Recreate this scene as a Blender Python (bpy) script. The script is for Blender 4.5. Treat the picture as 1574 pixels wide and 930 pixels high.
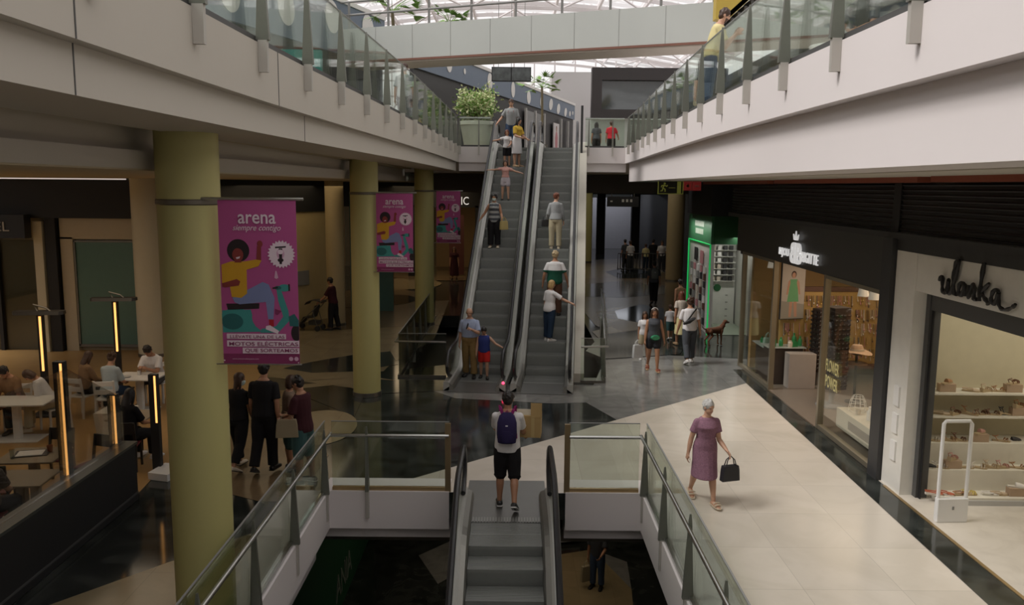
import bpy, bmesh, math, random
from mathutils import Vector, Matrix, Euler
for o in list(bpy.data.objects): bpy.data.objects.remove(o)
S = bpy.context.scene
C = S.collection
R = math.radians
PI = math.pi
# ------------------------------------------------------------------ camera, sky, sun, exposure
FPX, HORIZON, ROLL, EYE = 1280.0, 286.0, 0.0086, 4.85
PITCH = math.atan((465 - HORIZON) / FPX)
cam = bpy.data.cameras.new('camera')
cam.sensor_width = 36.0
cam.lens = FPX / 1574 * 36.0
cam.clip_end = 400
camo = bpy.data.objects.new('camera', cam)
C.objects.link(camo)
camo.matrix_world = Matrix.Translation((0, 0, EYE)) @ Matrix.Rotation(PI / 2 - PITCH, 4, 'X') @ Matrix.Rotation(ROLL, 4, 'Z')
S.camera = camo
S.view_settings.view_transform = 'Standard'
S.view_settings.look = 'None'
S.view_settings.gamma = 1.0
S.view_settings.use_curve_mapping = False
S.view_settings.exposure = 0.08
W = bpy.data.worlds.new('sky')
S.world = W
W.use_nodes = True
bg = W.node_tree.nodes['Background']
bg.inputs[0].default_value = (1.0, 0.955, 0.95, 1)
bg.inputs[1].default_value = 1.12
sun = bpy.data.lights.new('sun', 'SUN')
sun.energy = 3.0
sun.angle = R(22)
sun.color = (1.0, 0.95, 0.92)
suno = bpy.data.objects.new('sun', sun)
C.objects.link(suno)
suno.rotation_euler = Vector((0.62, 0.12, -0.76)).to_track_quat('-Z', 'Y').to_euler()
S.cycles.max_bounces = 8
S.cycles.transparent_max_bounces = 24
S.cycles.diffuse_bounces = 4
S.cycles.sample_clamp_indirect = 3.0
S.cycles.caustics_reflective = False
S.cycles.caustics_refractive = False
def area(name, loc, sx, sy, power, color, rot=(0, 0, 0)):
    l = bpy.data.lights.new(name, 'AREA')
    l.shape = 'RECTANGLE'; l.size = sx; l.size_y = sy; l.energy = power; l.color = color
    o = bpy.data.objects.new(name, l); C.objects.link(o)
    o.location = loc; o.rotation_euler = rot
    return o
# lamps set into the shop ceilings, plus one added fill for the phone-case panel
area('shop_ceiling_light', (9.2, 12.0, 4.0), 4.5, 5.0, 85, (1.0, 0.93, 0.80))
area('shop_ceiling_light', (8.4, 17.2, 3.25), 3.0, 5.5, 105, (1.0, 0.76, 0.54))
area('shop_ceiling_light', (8.2, 27.6, 3.25), 2.0, 2.0, 60, (1.0, 0.97, 0.9))
area('restaurant_ceiling_light', (-9.0, 15.5, 4.6), 3.5, 8.0, 80, (1.0, 0.80, 0.58))
area('mall_ceiling_light', (-7.2, 27.0, 4.8), 3.0, 5.0, 30, (1.0, 0.78, 0.5))
area('mall_ceiling_light', (-4.4, 42.0, 4.8), 4.0, 8.0, 110, (1.0, 0.75, 0.45))
area('mall_ceiling_light', (6.0, 46.0, 4.8), 5.0, 14.0, 80, (1.0, 0.9, 0.75))
area('mall_ceiling_light', (6.8, 63.5, 5.0), 6.0, 4.0, 130, (0.9, 0.93, 1.0))

area('lower_storey_light', (1.5, 20.5, -1.15), 6.0, 5.0, 60, (1.0, 0.82, 0.6))
area('panel_fill_light', (6.1, 28.8, 3.6), 0.15, 3.0, 12, (1.0, 0.97, 0.9), (0, R(-25), 0))  # unseen fill, added to brighten the phone-case panel
# ------------------------------------------------------------------ pixel rays (used to read places off the photograph)
_c, _s = math.cos(PITCH), math.sin(PITCH)
def _ray(x, y):
    u = x - 787.0; v = 465.0 - y
    u, v = u - ROLL * v, v + ROLL * u
    return (u, FPX * _c + v * _s, -FPX * _s + v * _c)
def fl(x, y, z=0.0):
    d = _ray(x, y); t = (z - EYE) / d[2]
    return Vector((d[0] * t, d[1] * t, z))
def atY(x, y, Y):
    d = _ray(x, y); t = Y / d[1]
    return Vector((d[0] * t, Y, EYE + d[2] * t))
def atX(x, y, X):
    d = _ray(x, y); t = X / d[0]
    return Vector((X, d[1] * t, EYE + d[2] * t))

# ------------------------------------------------------------------ materials
MATS = {}
def mat(name, col, rough=0.6, metal=0.0, var=0.06, scale=6.0, emit=0.0, spec=0.5, bump=0.0, bscale=40.0):
    if name in MATS: return MATS[name]
    m = bpy.data.materials.new(name); m.use_nodes = True
    nt = m.node_tree; b = nt.nodes['Principled BSDF']
    b.inputs['Roughness'].default_value = rough
    b.inputs['Metallic'].default_value = metal
    b.inputs['Specular IOR Level'].default_value = spec
    tc = nt.nodes.new('ShaderNodeTexCoord')
    n = nt.nodes.new('ShaderNodeTexNoise'); n.inputs['Scale'].default_value = scale; n.inputs['Detail'].default_value = 3
    nt.links.new(tc.outputs['Object'], n.inputs['Vector'])
    mx = nt.nodes.new('ShaderNodeMix'); mx.data_type = 'RGBA'
    c1 = [max(0, min(1, v * (1 - var))) for v in col]; c2 = [max(0, min(1, v * (1 + var))) for v in col]
    mx.inputs[6].default_value = (*c1, 1); mx.inputs[7].default_value = (*c2, 1)
    nt.links.new(n.outputs['Fac'], mx.inputs[0])
    nt.links.new(mx.outputs[2], b.inputs['Base Color'])
    if emit > 0:
        b.inputs['Emission Color'].default_value = (*col, 1)
        b.inputs['Emission Strength'].default_value = emit
    if bump > 0:
        n2 = nt.nodes.new('ShaderNodeTexNoise'); n2.inputs['Scale'].default_value = bscale
        nt.links.new(tc.outputs['Object'], n2.inputs['Vector'])
        bp = nt.nodes.new('ShaderNodeBump'); bp.inputs['Strength'].default_value = bump; bp.inputs['Distance'].default_value = 0.01
        nt.links.new(n2.outputs['Fac'], bp.inputs['Height']); nt.links.new(bp.outputs[0], b.inputs['Normal'])
    MATS[name] = m
    return m
def srgb(r, g, b):
    f = lambda v: ((v / 255 + 0.055) / 1.055) ** 2.4 if v > 10 else v / 255 / 12.92
    return (f(r), f(g), f(b))
def marble(name, base, vein, rough, scale=0.9, amount=0.5, tile=0.0):
    m = bpy.data.materials.new(name); m.use_nodes = True
    nt = m.node_tree; b = nt.nodes['Principled BSDF']
    b.inputs['Roughness'].default_value = rough
    tc = nt.nodes.new('ShaderNodeTexCoord')
    n = nt.nodes.new('ShaderNodeTexNoise'); n.inputs['Scale'].default_value = scale; n.inputs['Detail'].default_value = 8
    n.inputs['Distortion'].default_value = 1.6
    nt.links.new(tc.outputs['Object'], n.inputs['Vector'])
    r = nt.nodes.new('ShaderNodeValToRGB')
    e = r.color_ramp.elements
    e[0].position = 0.42; e[0].color = (*base, 1)
    e[1].position = 0.62; e[1].color = (*[a * (1 - amount) + v * amount for a, v in zip(base, vein)], 1)
    nt.links.new(n.outputs['Fac'], r.inputs[0])
    out = r.outputs[0]
    if tile > 0:
        br = nt.nodes.new('ShaderNodeTexBrick'); br.offset = 0.0
        br.inputs['Scale'].default_value = 1.0; br.inputs['Brick Width'].default_value = tile; br.inputs['Row Height'].default_value = tile
        br.inputs['Mortar Size'].default_value = 0.004
        br.inputs['Color1'].default_value = (1, 1, 1, 1); br.inputs['Color2'].default_value = (0.9, 0.9, 0.9, 1); br.inputs['Mortar'].default_value = (0.72, 0.72, 0.72, 1)
        nt.links.new(tc.outputs['Object'], br.inputs['Vector'])
        mu = nt.nodes.new('ShaderNodeMix'); mu.data_type = 'RGBA'; mu.blend_type = 'MULTIPLY'; mu.inputs[0].default_value = 1.0
        nt.links.new(out, mu.inputs[6]); nt.links.new(br.outputs['Color'], mu.inputs[7]); out = mu.outputs[2]
    nt.links.new(out, b.inputs['Base Color'])
    MATS[name] = m
    return m
def glass(name, tint, refl=0.06, rough=0.03, fres=0.5):
    m = bpy.data.materials.new(name); m.use_nodes = True
    nt = m.node_tree; nt.nodes.remove(nt.nodes['Principled BSDF'])
    out = nt.nodes['Material Output']
    t = nt.nodes.new('ShaderNodeBsdfTransparent'); t.inputs[0].default_value = (*tint, 1)
    g = nt.nodes.new('ShaderNodeBsdfGlossy'); g.inputs[0].default_value = (1, 1, 1, 1); g.inputs['Roughness'].default_value = rough
    lw = nt.nodes.new('ShaderNodeLayerWeight'); lw.inputs[0].default_value = 0.12
    ma = nt.nodes.new('ShaderNodeMath'); ma.operation = 'MULTIPLY_ADD'; ma.inputs[1].default_value = fres; ma.inputs[2].default_value = refl
    ma.use_clamp = True
    nt.links.new(lw.outputs['Fresnel'], ma.inputs[0])
    mx = nt.nodes.new('ShaderNodeMixShader')
    nt.links.new(ma.outputs[0], mx.inputs[0]); nt.links.new(t.outputs[0], mx.inputs[1]); nt.links.new(g.outputs[0], mx.inputs[2])
    nt.links.new(mx.outputs[0], out.inputs[0])
    MATS[name] = m
    return m
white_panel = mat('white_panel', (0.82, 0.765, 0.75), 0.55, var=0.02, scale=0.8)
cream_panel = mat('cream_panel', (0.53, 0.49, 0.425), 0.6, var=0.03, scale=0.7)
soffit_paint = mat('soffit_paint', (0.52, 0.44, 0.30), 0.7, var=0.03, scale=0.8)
column_paint = mat('column_paint', (0.46, 0.42, 0.17), 0.5, var=0.03, scale=1.5)
pale_column = mat('pale_column_paint', (0.60, 0.56, 0.42), 0.5, var=0.03)
brown_column = mat('brown_column_paint', (0.42, 0.33, 0.18), 0.5, var=0.05)
steel = mat('brushed_steel', (0.55, 0.55, 0.53), 0.28, 1.0, var=0.08, scale=20)
dark_steel = mat('dark_steel', (0.20, 0.19, 0.17), 0.35, 0.8, var=0.08, scale=20)
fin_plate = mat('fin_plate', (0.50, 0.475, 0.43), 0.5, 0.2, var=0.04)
fin_metal = mat('fin_metal', (0.19, 0.195, 0.165), 0.42, 0.5, var=0.06, scale=20)  # darker than the tab: the blade's backlit look is put into the colour
deck_metal = mat('deck_metal', (0.46, 0.46, 0.43), 0.48, 0.35, var=0.06, scale=12)
black_rubber = mat('black_rubber', (0.018, 0.018, 0.02), 0.35, var=0.1)
black_paint = mat('black_paint', (0.012, 0.012, 0.013), 0.6, var=0.1)
charcoal = mat('charcoal', (0.035, 0.035, 0.036), 0.5, var=0.1)
dark_grey = mat('dark_grey', (0.075, 0.075, 0.073), 0.5, var=0.08)
mid_grey = mat('mid_grey', (0.25, 0.25, 0.24), 0.55, var=0.06)
light_grey = mat('light_grey', (0.50, 0.49, 0.47), 0.55, var=0.04)
white_paint = mat('white_paint', (0.78, 0.77, 0.74), 0.45, var=0.02)
step_metal = mat('step_metal', (0.26, 0.27, 0.255), 0.5, 0.3, var=0.08, scale=14)
gold_trim = mat('gold_trim', (0.45, 0.32, 0.16), 0.35, 0.7)
red_soffit = mat('red_soffit', (0.30, 0.075, 0.04), 0.6, var=0.1)
wood_floor_m = mat('wood_floor', (0.40, 0.24, 0.09), 0.35, var=0.14, scale=2.5)
light_stone = marble('light_stone', (0.70, 0.635, 0.545), (0.60, 0.54, 0.45), 0.22, 0.7, 0.6, tile=1.2)
black_stone = marble('black_stone', (0.018, 0.021, 0.019), (0.10, 0.11, 0.10), 0.10, 1.3, 0.35, tile=0.9)
grey_or_sunlit_stone = marble('grey_or_sunlit_stone', (0.19, 0.19, 0.18), (0.30, 0.295, 0.28), 0.12, 1.2, 0.5, tile=0.9)
tan_or_shaded_stone = marble('tan_or_shaded_stone', (0.30, 0.24, 0.14), (0.24, 0.19, 0.11), 0.2, 0.9, 0.5, tile=0.9)
brown_stone = marble('brown_stone', (0.19, 0.135, 0.075), (0.13, 0.09, 0.05), 0.22, 0.9, 0.5, tile=0.9)
rail_glass = glass('rail_glass', (0.88, 0.92, 0.88), 0.03)
clear_glass = glass('clear_glass', (0.86, 0.88, 0.86), 0.04)
shop_glass = glass('shop_glass', (0.93, 0.935, 0.91), 0.02, 0.03, 0.3)
dark_glass = glass('dark_glass', (0.62, 0.63, 0.60), 0.05)
roof_glass = glass('roof_glass', (0.93, 0.94, 0.94), 0.03)

# ------------------------------------------------------------------ mesh building
class MB:
    def __init__(s): s.bm = bmesh.new(); s.mi = 0; s.sm = set()
    def face(s, vs, mi=None):
        try: f = s.bm.faces.new(vs)
        except ValueError: return None
        f.material_index = s.mi if mi is None else mi
        return f
    def poly(s, pts, mi=None):
        return s.face([s.bm.verts.new(p) for p in pts], mi)
    def box(s, c, d, rz=0.0, mi=None, rot=None):
        m = rot if rot is not None else Matrix.Rotation(rz, 3, 'Z')
        c = Vector(c); hx, hy, hz = d[0] / 2, d[1] / 2, d[2] / 2
        v = [s.bm.verts.new(c + m @ Vector((x, y, z))) for x in (-hx, hx) for y in (-hy, hy) for z in (-hz, hz)]
        for q in ((0, 1, 3, 2), (4, 6, 7, 5), (0, 4, 5, 1), (2, 3, 7, 6), (0, 2, 6, 4), (1, 5, 7, 3)):
            s.face([v[i] for i in q], mi)
        return s
    def span(s, x0, x1, y0, y1, z0, z1, mi=None):
        return s.box(((x0 + x1) / 2, (y0 + y1) / 2, (z0 + z1) / 2), (abs(x1 - x0), abs(y1 - y0), abs(z1 - z0)), mi=mi)
    def prism(s, pts, z0, z1, mi=None):
        a = [s.bm.verts.new((p[0], p[1], z0)) for p in pts]; b = [s.bm.verts.new((p[0], p[1], z1)) for p in pts]
        n = len(pts)
        s.face(a[::-1], mi); s.face(b, mi)
        for i in range(n): s.face([a[i], a[(i + 1) % n], b[(i + 1) % n], b[i]], mi)
        return s
    def loft(s, rings, mi=None, cap=True, closed=True):
        vr = [[s.bm.verts.new(p) for p in r] for r in rings]
        for a, b in zip(vr[:-1], vr[1:]):
            n = len(a)
            for i in range(n if closed else n - 1):
                s.face([a[i], a[(i + 1) % n], b[(i + 1) % n], b[i]], mi)
        if cap and closed:
            s.face(vr[0][::-1], mi); s.face(vr[-1], mi)
        return s
    def extrude(s, prof, axis, d, mi=None):
        """prof: closed list of 3-D points; d: vector to push it along"""
        d = Vector(d)
        return s.loft([[Vector(p) for p in prof], [Vector(p) + d for p in prof]], mi)
    def tube(s, pts, r, n=8, mi=None):
        pts = [Vector(p) for p in pts]
        rr = r if isinstance(r, (list, tuple)) else [r] * len(pts)
        rings = []; ref = None
        for i, p in enumerate(pts):
            t = (pts[min(i + 1, len(pts) - 1)] - pts[max(i - 1, 0)]).normalized()
            if ref is None:
                ref = Vector((0, 0, 1)) if abs(t.z) < 0.9 else Vector((1, 0, 0))
            u = t.cross(ref).normalized(); w = u.cross(t).normalized(); ref = w
            rings.append([p + (u * math.cos(a) + w * math.sin(a)) * rr[i] for a in [2 * PI * k / n for k in range(n)]])
        return s.loft(rings, mi)
    def ribbon(s, pts, w, h, mi=None, up=(0, 0, 1)):
        """rectangular bar along a path"""
        pts = [Vector(p) for p in pts]; up = Vector(up); rings = []
        for i, p in enumerate(pts):
            t = (pts[min(i + 1, len(pts) - 1)] - pts[max(i - 1, 0)]).normalized()
            u = t.cross(up).normalized(); v = u.cross(t).normalized()
            rings.append([p + u * a * w / 2 + v * b * h / 2 for a, b in ((-1, -1), (1, -1), (1, 1), (-1, 1))])
        return s.loft(rings, mi)
    def lathe(s, prof, c=(0, 0, 0), n=24, mi=None, sx=1.0, sy=1.0):
        c = Vector(c)
        return s.loft([[c + Vector((r * sx * math.cos(2 * PI * k / n), r * sy * math.sin(2 * PI * k / n), z)) for k in range(n)] for r, z in prof], mi)
    def ball(s, c, r, n=12, mi=None, rot=None):
        c = Vector(c); r = r if isinstance(r, (list, tuple)) else (r, r, r); m = rot or Matrix.Identity(3)
        rings = []
        for i in range(1, n):
            a = PI * i / n
            rings.append([c + m @ Vector((r[0] * math.sin(a) * math.cos(2 * PI * k / n), r[1] * math.sin(a) * math.sin(2 * PI * k / n), -r[2] * math.cos(a))) for k in range(n)])
        return s.loft(rings, mi)
    def join(s, me, M=None, mi=None):
        n0 = len(s.bm.verts); f0 = len(s.bm.faces)
        s.bm.from_mesh(me)
        s.bm.verts.ensure_lookup_table(); s.bm.faces.ensure_lookup_table()
        if M is not None:
            for v in s.bm.verts[n0:]: v.co = M @ v.co
        if mi is not None:
            for f in s.bm.faces[f0:]: f.material_index = mi
        return s
    def mesh(s, name, mats, smooth=False):
        bmesh.ops.recalc_face_normals(s.bm, faces=s.bm.faces)
        me = bpy.data.meshes.new(name)
        s.bm.to_mesh(me); s.bm.free()
        for m in (mats if isinstance(mats, (list, tuple)) else [mats]): me.materials.append(m)
        if smooth:
            me.shade_smooth()
            try: me.set_sharp_from_angle(angle=R(38))
            except Exception: pass
        return me
    def build(s, name, mats, parent=None, smooth=False, bevel=0.0):
        o = bpy.data.objects.new(name, s.mesh(name, mats, smooth)); C.objects.link(o)
        if parent is not None: o.parent = parent
        if bevel:
            b = o.modifiers.new('bevel', 'BEVEL'); b.width = bevel; b.segments = 2; b.limit_method = 'ANGLE'
        return o
def tag(o, label=None, cat=None, group=None, kind=None):
    if label: o['label'] = label
    if cat: o['category'] = cat
    if group: o['group'] = group
    if kind: o['kind'] = kind
    return o
def empty(name, loc=(0, 0, 0), rz=0.0, label=None, cat=None, group=None):
    o = bpy.data.objects.new(name, None); C.objects.link(o)
    o.location = loc; o.rotation_euler = (0, 0, rz); o.empty_display_size = 0.1
    return tag(o, label, cat, group)
def struct(o, label=None, cat=None, group=None):
    return tag(o, label, cat, group, 'structure')
def copy_tree(o, parent=None):
    c = o.copy(); C.objects.link(c); c.parent = parent
    for ch in o.children: copy_tree(ch, c)
    return c
def place(o, loc, rz=0.0, label=None, group=None):
    o.location = loc; o.rotation_euler = (0, 0, rz)
    if label: o['label'] = label
    if group: o['group'] = group
    return o
FONT = None
def text_mesh(body, size=1.0, ext=0.004, shear=0.0, spacing=1.0, bold=0.0, align='CENTER'):
    cu = bpy.data.curves.new('txt', 'FONT'); cu.body = body; cu.size = size; cu.extrude = ext
    cu.shear = shear; cu.space_character = spacing; cu.offset = bold; cu.align_x = align; cu.align_y = 'CENTER'; cu.resolution_u = 3
    o = bpy.data.objects.new('txt', cu); C.objects.link(o)
    dg = bpy.context.evaluated_depsgraph_get(); dg.update()
    me = bpy.data.meshes.new_from_object(o.evaluated_get(dg))
    bpy.data.objects.remove(o); bpy.data.curves.remove(cu)
    return me
def frame3(origin, xdir, ydir):
    x = Vector(xdir).normalized(); y = Vector(ydir).normalized(); z = x.cross(y).normalized()
    m = Matrix((x, y, z)).transposed().to_4x4(); m.translation = Vector(origin)
    return m
def lerp(a, b, t): return a + (b - a) * t
def arc(cx, cy, r, a0, a1, n): return [(cx + r * math.cos(R(lerp(a0, a1, k / n))), cy + r * math.sin(R(lerp(a0, a1, k / n)))) for k in range(n + 1)]
# ================================================================== THE SETTING
# ---- main floor: black stone with inlays, cut open for the two wells
XL, XR, YW = -2.91, 2.11, 12.76         # first well
m = MB()
def slab(x0, x1, y0, y1): m.span(x0, x1, y0, y1, -0.45, -0.006, 0)
slab(-22, XL, -4, YW); slab(XR, 12.5, -4, YW)
slab(-22, 12.5, YW, 20.9)
slab(-22, -2.9, 20.9, 31); slab(2.62, 12.5, 20.9, 31)
slab(-22, 14.5, 31, 80)
zl = [-0.006]
def inlay(pts, mi, raw=False):
    zl[0] += 0.0008
    q = [(p[0], p[1]) for p in pts] if raw else [tuple(fl(x, y))[:2] for x, y in pts]
    m.face([m.bm.verts.new((x, y, zl[0])) for x, y in q], mi)
def oval(cx, cy, rx, ry, mi, rot=0.0, a0=0, a1=360):
    n = 28; pts = []
    for k in range(n + (0 if a1 - a0 == 360 else 1)):
        a = R(lerp(a0, a1, k / n)); x, y = rx * math.cos(a), ry * math.sin(a)
        pts.append((cx + x * math.cos(rot) - y * math.sin(rot), cy + x * math.sin(rot) + y * math.cos(rot)))
    inlay(pts, mi, True)
pA, pB = fl(1146, 588), fl(600, 745)
dAB = (pA - pB) / (pA.x - pB.x)
yl = lambda x: pB.y + dAB.y * (x - pB.x)
xk = pB.x + (YW - pB.y) / dAB.y
inlay([(XR, -4), (5.55, -4), (5.66, 9.25), (pA.x, pA.y), (xk, YW), (XR, YW)], 1, True)                # pale stone
q1, q2, q3 = fl(74, 930), fl(261, 863), fl(489, 785)
inlay([(XL, -4), (XL, q3.y), (q2.x, q2.y), (q1.x, q1.y), (q1.x - 0.6, q1.y - 0.5), (-6.2, 6), (-6.2, -4)], 3, True)  # continues the pale stone, shade and glass tint put into a tan tone
# dark stone in front of the shops, sunlight painted in as grey
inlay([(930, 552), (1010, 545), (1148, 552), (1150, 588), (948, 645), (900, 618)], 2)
inlay([(640, 592), (760, 590), (930, 592), (948, 617), (850, 620), (700, 612)], 2)  # pale reflection at the escalator foot, painted as a grey inlay
# left aisle
inlay([(345, 470), (690, 462), (668, 520), (600, 560), (560, 600), (345, 600)], 3)
inlay([(345, 600), (445, 598), (470, 640), (505, 700), (455, 770), (400, 771), (345, 757)], 4)
inlay([(400, 578), (450, 584), (540, 596), (560, 606), (545, 640), (445, 600), (350, 592)], 0)
inlay([(435, 566), (480, 556), (545, 545), (600, 540), (612, 560), (545, 571), (480, 573)], 0)
inlay([(560, 590), (575, 572), (640, 566), (690, 560), (690, 600), (560, 606)], 0)
inlay([(345, 470), (690, 462), (660, 500), (560, 505), (345, 512)], 4)
inlay([(345, 498), (420, 492), (500, 498), (440, 505), (345, 508)], 0)
o1 = fl(487, 656)
oval(o1.x + 0.05, o1.y, 0.75, 1.25, 3, 0.1)
inlay([(455, 592), (540, 585), (538, 590), (455, 598)], 3)
inlay([(380, 572), (455, 580), (540, 575), (610, 585), (540, 581), (455, 586)], 3)
# right aisle, far end
inlay([(886, 400), (1046, 395), (1052, 445), (1010, 500), (960, 520), (915, 500), (890, 470)], 4)
inlay([(915, 478), (962, 470), (1015, 480), (1000, 500), (955, 492), (925, 500)], 3)
inlay([(945, 478), (985, 468), (1020, 474), (1030, 490), (990, 498), (950, 490)], 0)
inlay([(890, 412), (950, 405), (1020, 412), (1022, 420), (950, 425), (892, 430)], 3)
inlay([(930, 418), (965, 410), (1015, 420), (1010, 428), (950, 428)], 0)
inlay([(888, 438), (960, 432), (1025, 440), (1022, 452), (960, 458), (890, 456)], 2)
inlay([(910, 510), (940, 502), (965, 515), (940, 522), (920, 520)], 3)
inlay([(1052, 445), (1062, 520), (1045, 545), (930, 552), (900, 540), (925, 515), (1000, 505)], 0)
for cx, cy, rx, ry, mi in ((-6.5, 36, 2.6, 3.2, 4), (-5.5, 41, 2.0, 2.4, 3), (-5.2, 35.2, 1.1, 1.6, 0), (-7.5, 39.5, 1.4, 1.4, 0), (-3.6, 45, 3.2, 2.5, 4)):
    oval(cx, cy, rx, ry, mi)
floor = struct(m.build('floor', [black_stone, light_stone, grey_or_sunlit_stone, tan_or_shaded_stone, brown_stone]))
# shop and restaurant floors
m = MB(); m.prism([(-5.85, 8.6), (-5.85, 12.4), (-6.0, 13.9), (-5.6, 14.4), (-6.8, 24), (-21, 24), (-21, 8.6)], -0.001, 0.006)
struct(m.build('floor_restaurant', wood_floor_m))
m = MB(); m.prism([(6.18, 13.45), (6.18, 4), (11.5, 4), (11.5, 13.45)], -0.001, 0.008)
struct(m.build('floor_shoe_shop', marble('pale_plank', (0.62, 0.57, 0.49), (0.5, 0.45, 0.38), 0.35, 1.8, 0.5)))
m = MB(); m.prism([(6.25, 13.9), (11.5, 13.9), (11.5, 21.5), (6.25, 21.5)], -0.001, 0.006)
struct(m.build('floor_jewellery_shop', mat('shop_vinyl', (0.17, 0.14, 0.11), 0.35)))
m = MB(); m.prism([(5.62, 4), (6.18, 4), (6.18, 13.2), (6.3, 22), (5.98, 22), (5.9, 20.5), (5.66, 9.25)], -0.003, 0.004)
struct(m.build('trim_threshold', black_stone))
m = MB(); m.span(6.14, 6.19, 4, 13.2, 0, 0.014)
struct(m.build('trim_threshold_strip', gold_trim))

# ---- first well: edge panels of the main floor
def well_side(name, prof, y0, y1):
    a = [Vector((x, y0, z)) for x, z in prof]; b = [Vector((x, y1, z)) for x, z in prof]
    mm = MB(); mm.loft([a, b]); return struct(mm.build(name, white_panel))
well_side('wall_well_left', [(XL + .015, 0.004), (XL + .015, -0.62), (XL - 0.22, -0.62), (XL - 0.22, -1.15), (XL - 0.6, -1.15), (XL - 0.6, 0.004)], -4, YW)
well_side('wall_well_right', [(XR - .015, 0.004), (XR - .015, -0.62), (XR + 0.22, -0.62), (XR + 0.22, -1.15), (XR + 0.6, -1.15), (XR + 0.6, 0.004)], -4, YW)
m = MB(); m.loft([[Vector((x, y, z)) for y, z in ((YW - .015, 0.004), (YW - .015, -0.62), (YW + 0.2, -0.62), (YW + 0.2, -0.85), (YW + 0.6, -0.85), (YW + 0.6, 0.004))] for x in (XL - 0.1, -0.98)])
m.loft([[Vector((x, y, z)) for y, z in ((YW - .015, 0.004), (YW - .015, -0.62), (YW + 0.2, -0.62), (YW + 0.2, -0.85), (YW + 0.6, -0.85), (YW + 0.6, 0.004))] for x in (0.88, XR + 0.1)])
struct(m.build('wall_well_far', white_panel))
# ---- lower storey seen down the well
m = MB(); m.span(-14, 14, -8, 34, -5.9, -5.6)
m.mi = 1; m.poly([(1.3, 22.6, -5.597), (2.4, 23.0, -5.597), (3.2, 20.6, -5.597), (3.0, 18.5, -5.597), (1.2, 18.5, -5.597)])
m.mi = 2; m.poly([(2.4, 23.0, -5.597), (3.3, 22.2, -5.597), (3.2, 20.6, -5.597)])
m.mi = 2; m.poly([(-2.6, 22.5, -5.597), (-1.0, 24.4, -5.597), (-0.6, 22.5, -5.597), (-1.9, 20.8, -5.597)])
struct(m.build('floor_lower_storey', [black_stone, tan_or_shaded_stone, grey_or_sunlit_stone]))
m = MB(); m.span(-14, 14, 33.6, 34, -5.6, -0.5); m.span(-14.2, -13.9, -8, 34, -5.6, -0.5); m.span(13.9, 14.2, -8, 34, -5.6, -0.5)
struct(m.build('wall_lower_storey', charcoal))
m = MB(); m.span(-14, -3.6, -8, 34, -1.16, -0.85); m.span(2.8, 14, -8, 34, -1.16, -0.85); m.span(-3.6, 2.8, 13.4, 34, -1.1, -0.86)
struct(m.build('ceiling_lower_storey', mat('lower_soffit', (0.16, 0.14, 0.11), 0.7)))
m = MB(); m.span(-4.4, -4.2, -2, 24.5, -5.6, -1.2); struct(m.build('wall_lower_shop', mat('green_board', (0.018, 0.085, 0.04), 0.45)))

# ---- left upper storey slab with its two-band edge
Lp = [(-2.52, -8), (-2.5, 4), (-2.48, 8.3), (-2.36, 11.7), (-2.25, 14.2), (-2.1, 18.4), (-1.98, 24), (-1.9, 29.5)]
Rp = [(3.02, -8), (3.0, 5), (3.0, 9), (3.06, 12.9), (3.2, 16), (3.47, 21.4), (3.7, 25), (3.9, 29.5)]
def smooth(path, n):
    ys = [lerp(path[0][1], path[-1][1], k / n) for k in range(n + 1)]; out = []
    for y in ys:
        for a, b in zip(path[:-1], path[1:]):
            if a[1] <= y <= b[1] + 1e-6:
                out.append((lerp(a[0], b[0], (y - a[1]) / (b[1] - a[1])), y)); break
    for _ in range(3):
        out = [out[0]] + [((out[i - 1][0] + 2 * out[i][0] + out[i + 1][0]) / 4, out[i][1]) for i in range(1, len(out) - 1)] + [out[-1]]
    return out
LP, RP = smooth(Lp, 40), smooth(Rp, 40)
def edge_x(P, y):
    for a, b in zip(P[:-1], P[1:]):
        if a[1] <= y <= b[1] + 1e-6: return lerp(a[0], b[0], (y - a[1]) / (b[1] - a[1]))
    return P[-1][0]
def slab_edge(name, P, sg, zb1, zb2, ov, mats, xin):
    mm = MB(); rings = []
    for x, y in P:
        prof = [(x, 6.2), (x, zb1), (x + sg * ov, zb1), (x + sg * ov, zb2), (x + sg * 1.05, zb2), (x + sg * 1.05, zb2 + 0.08), (xin, zb2 + 0.08), (xin, 6.2)]
        rings.append([Vector((a, y, z)) for a, z in prof])
    mm.loft(rings)
    return struct(mm.build(name, mats))
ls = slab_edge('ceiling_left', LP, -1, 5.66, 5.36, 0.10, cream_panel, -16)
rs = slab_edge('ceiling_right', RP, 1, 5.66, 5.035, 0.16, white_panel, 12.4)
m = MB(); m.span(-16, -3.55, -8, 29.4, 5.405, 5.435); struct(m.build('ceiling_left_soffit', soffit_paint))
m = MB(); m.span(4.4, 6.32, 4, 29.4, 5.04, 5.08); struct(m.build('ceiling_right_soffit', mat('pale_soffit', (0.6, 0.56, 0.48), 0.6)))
# panel joints of the left edge
m = MB()
for y in (4.9, 8.9): m.span(edge_x(LP, y) - 0.001, edge_x(LP, y) + 0.004, y - 0.007, y + 0.007, 5.66, 6.2)
for y in (5.05, 10.2): m.span(edge_x(LP, y) - 0.101, edge_x(LP, y) - 0.096, y - 0.006, y + 0.006, 5.36, 5.66)
struct(m.build('trim_panel_joints', dark_grey))
# dropped bulkhead behind the left columns
m = MB()
m.loft([[Vector((x, y, z)) for x, z in ((-3.86, 5.41), (-3.86, 5.17), (-3.74, 5.17), (-3.74, 4.99), (-15.5, 4.99), (-15.5, 5.41))] for y in (-8, 38)])
struct(m.build('ceiling_left_bulkhead', cream_panel))
m = MB(); m.span(-15.4, -3.76, -8, 38, 4.975, 4.992); struct(m.build('ceiling_left_dropped', soffit_paint))
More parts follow.
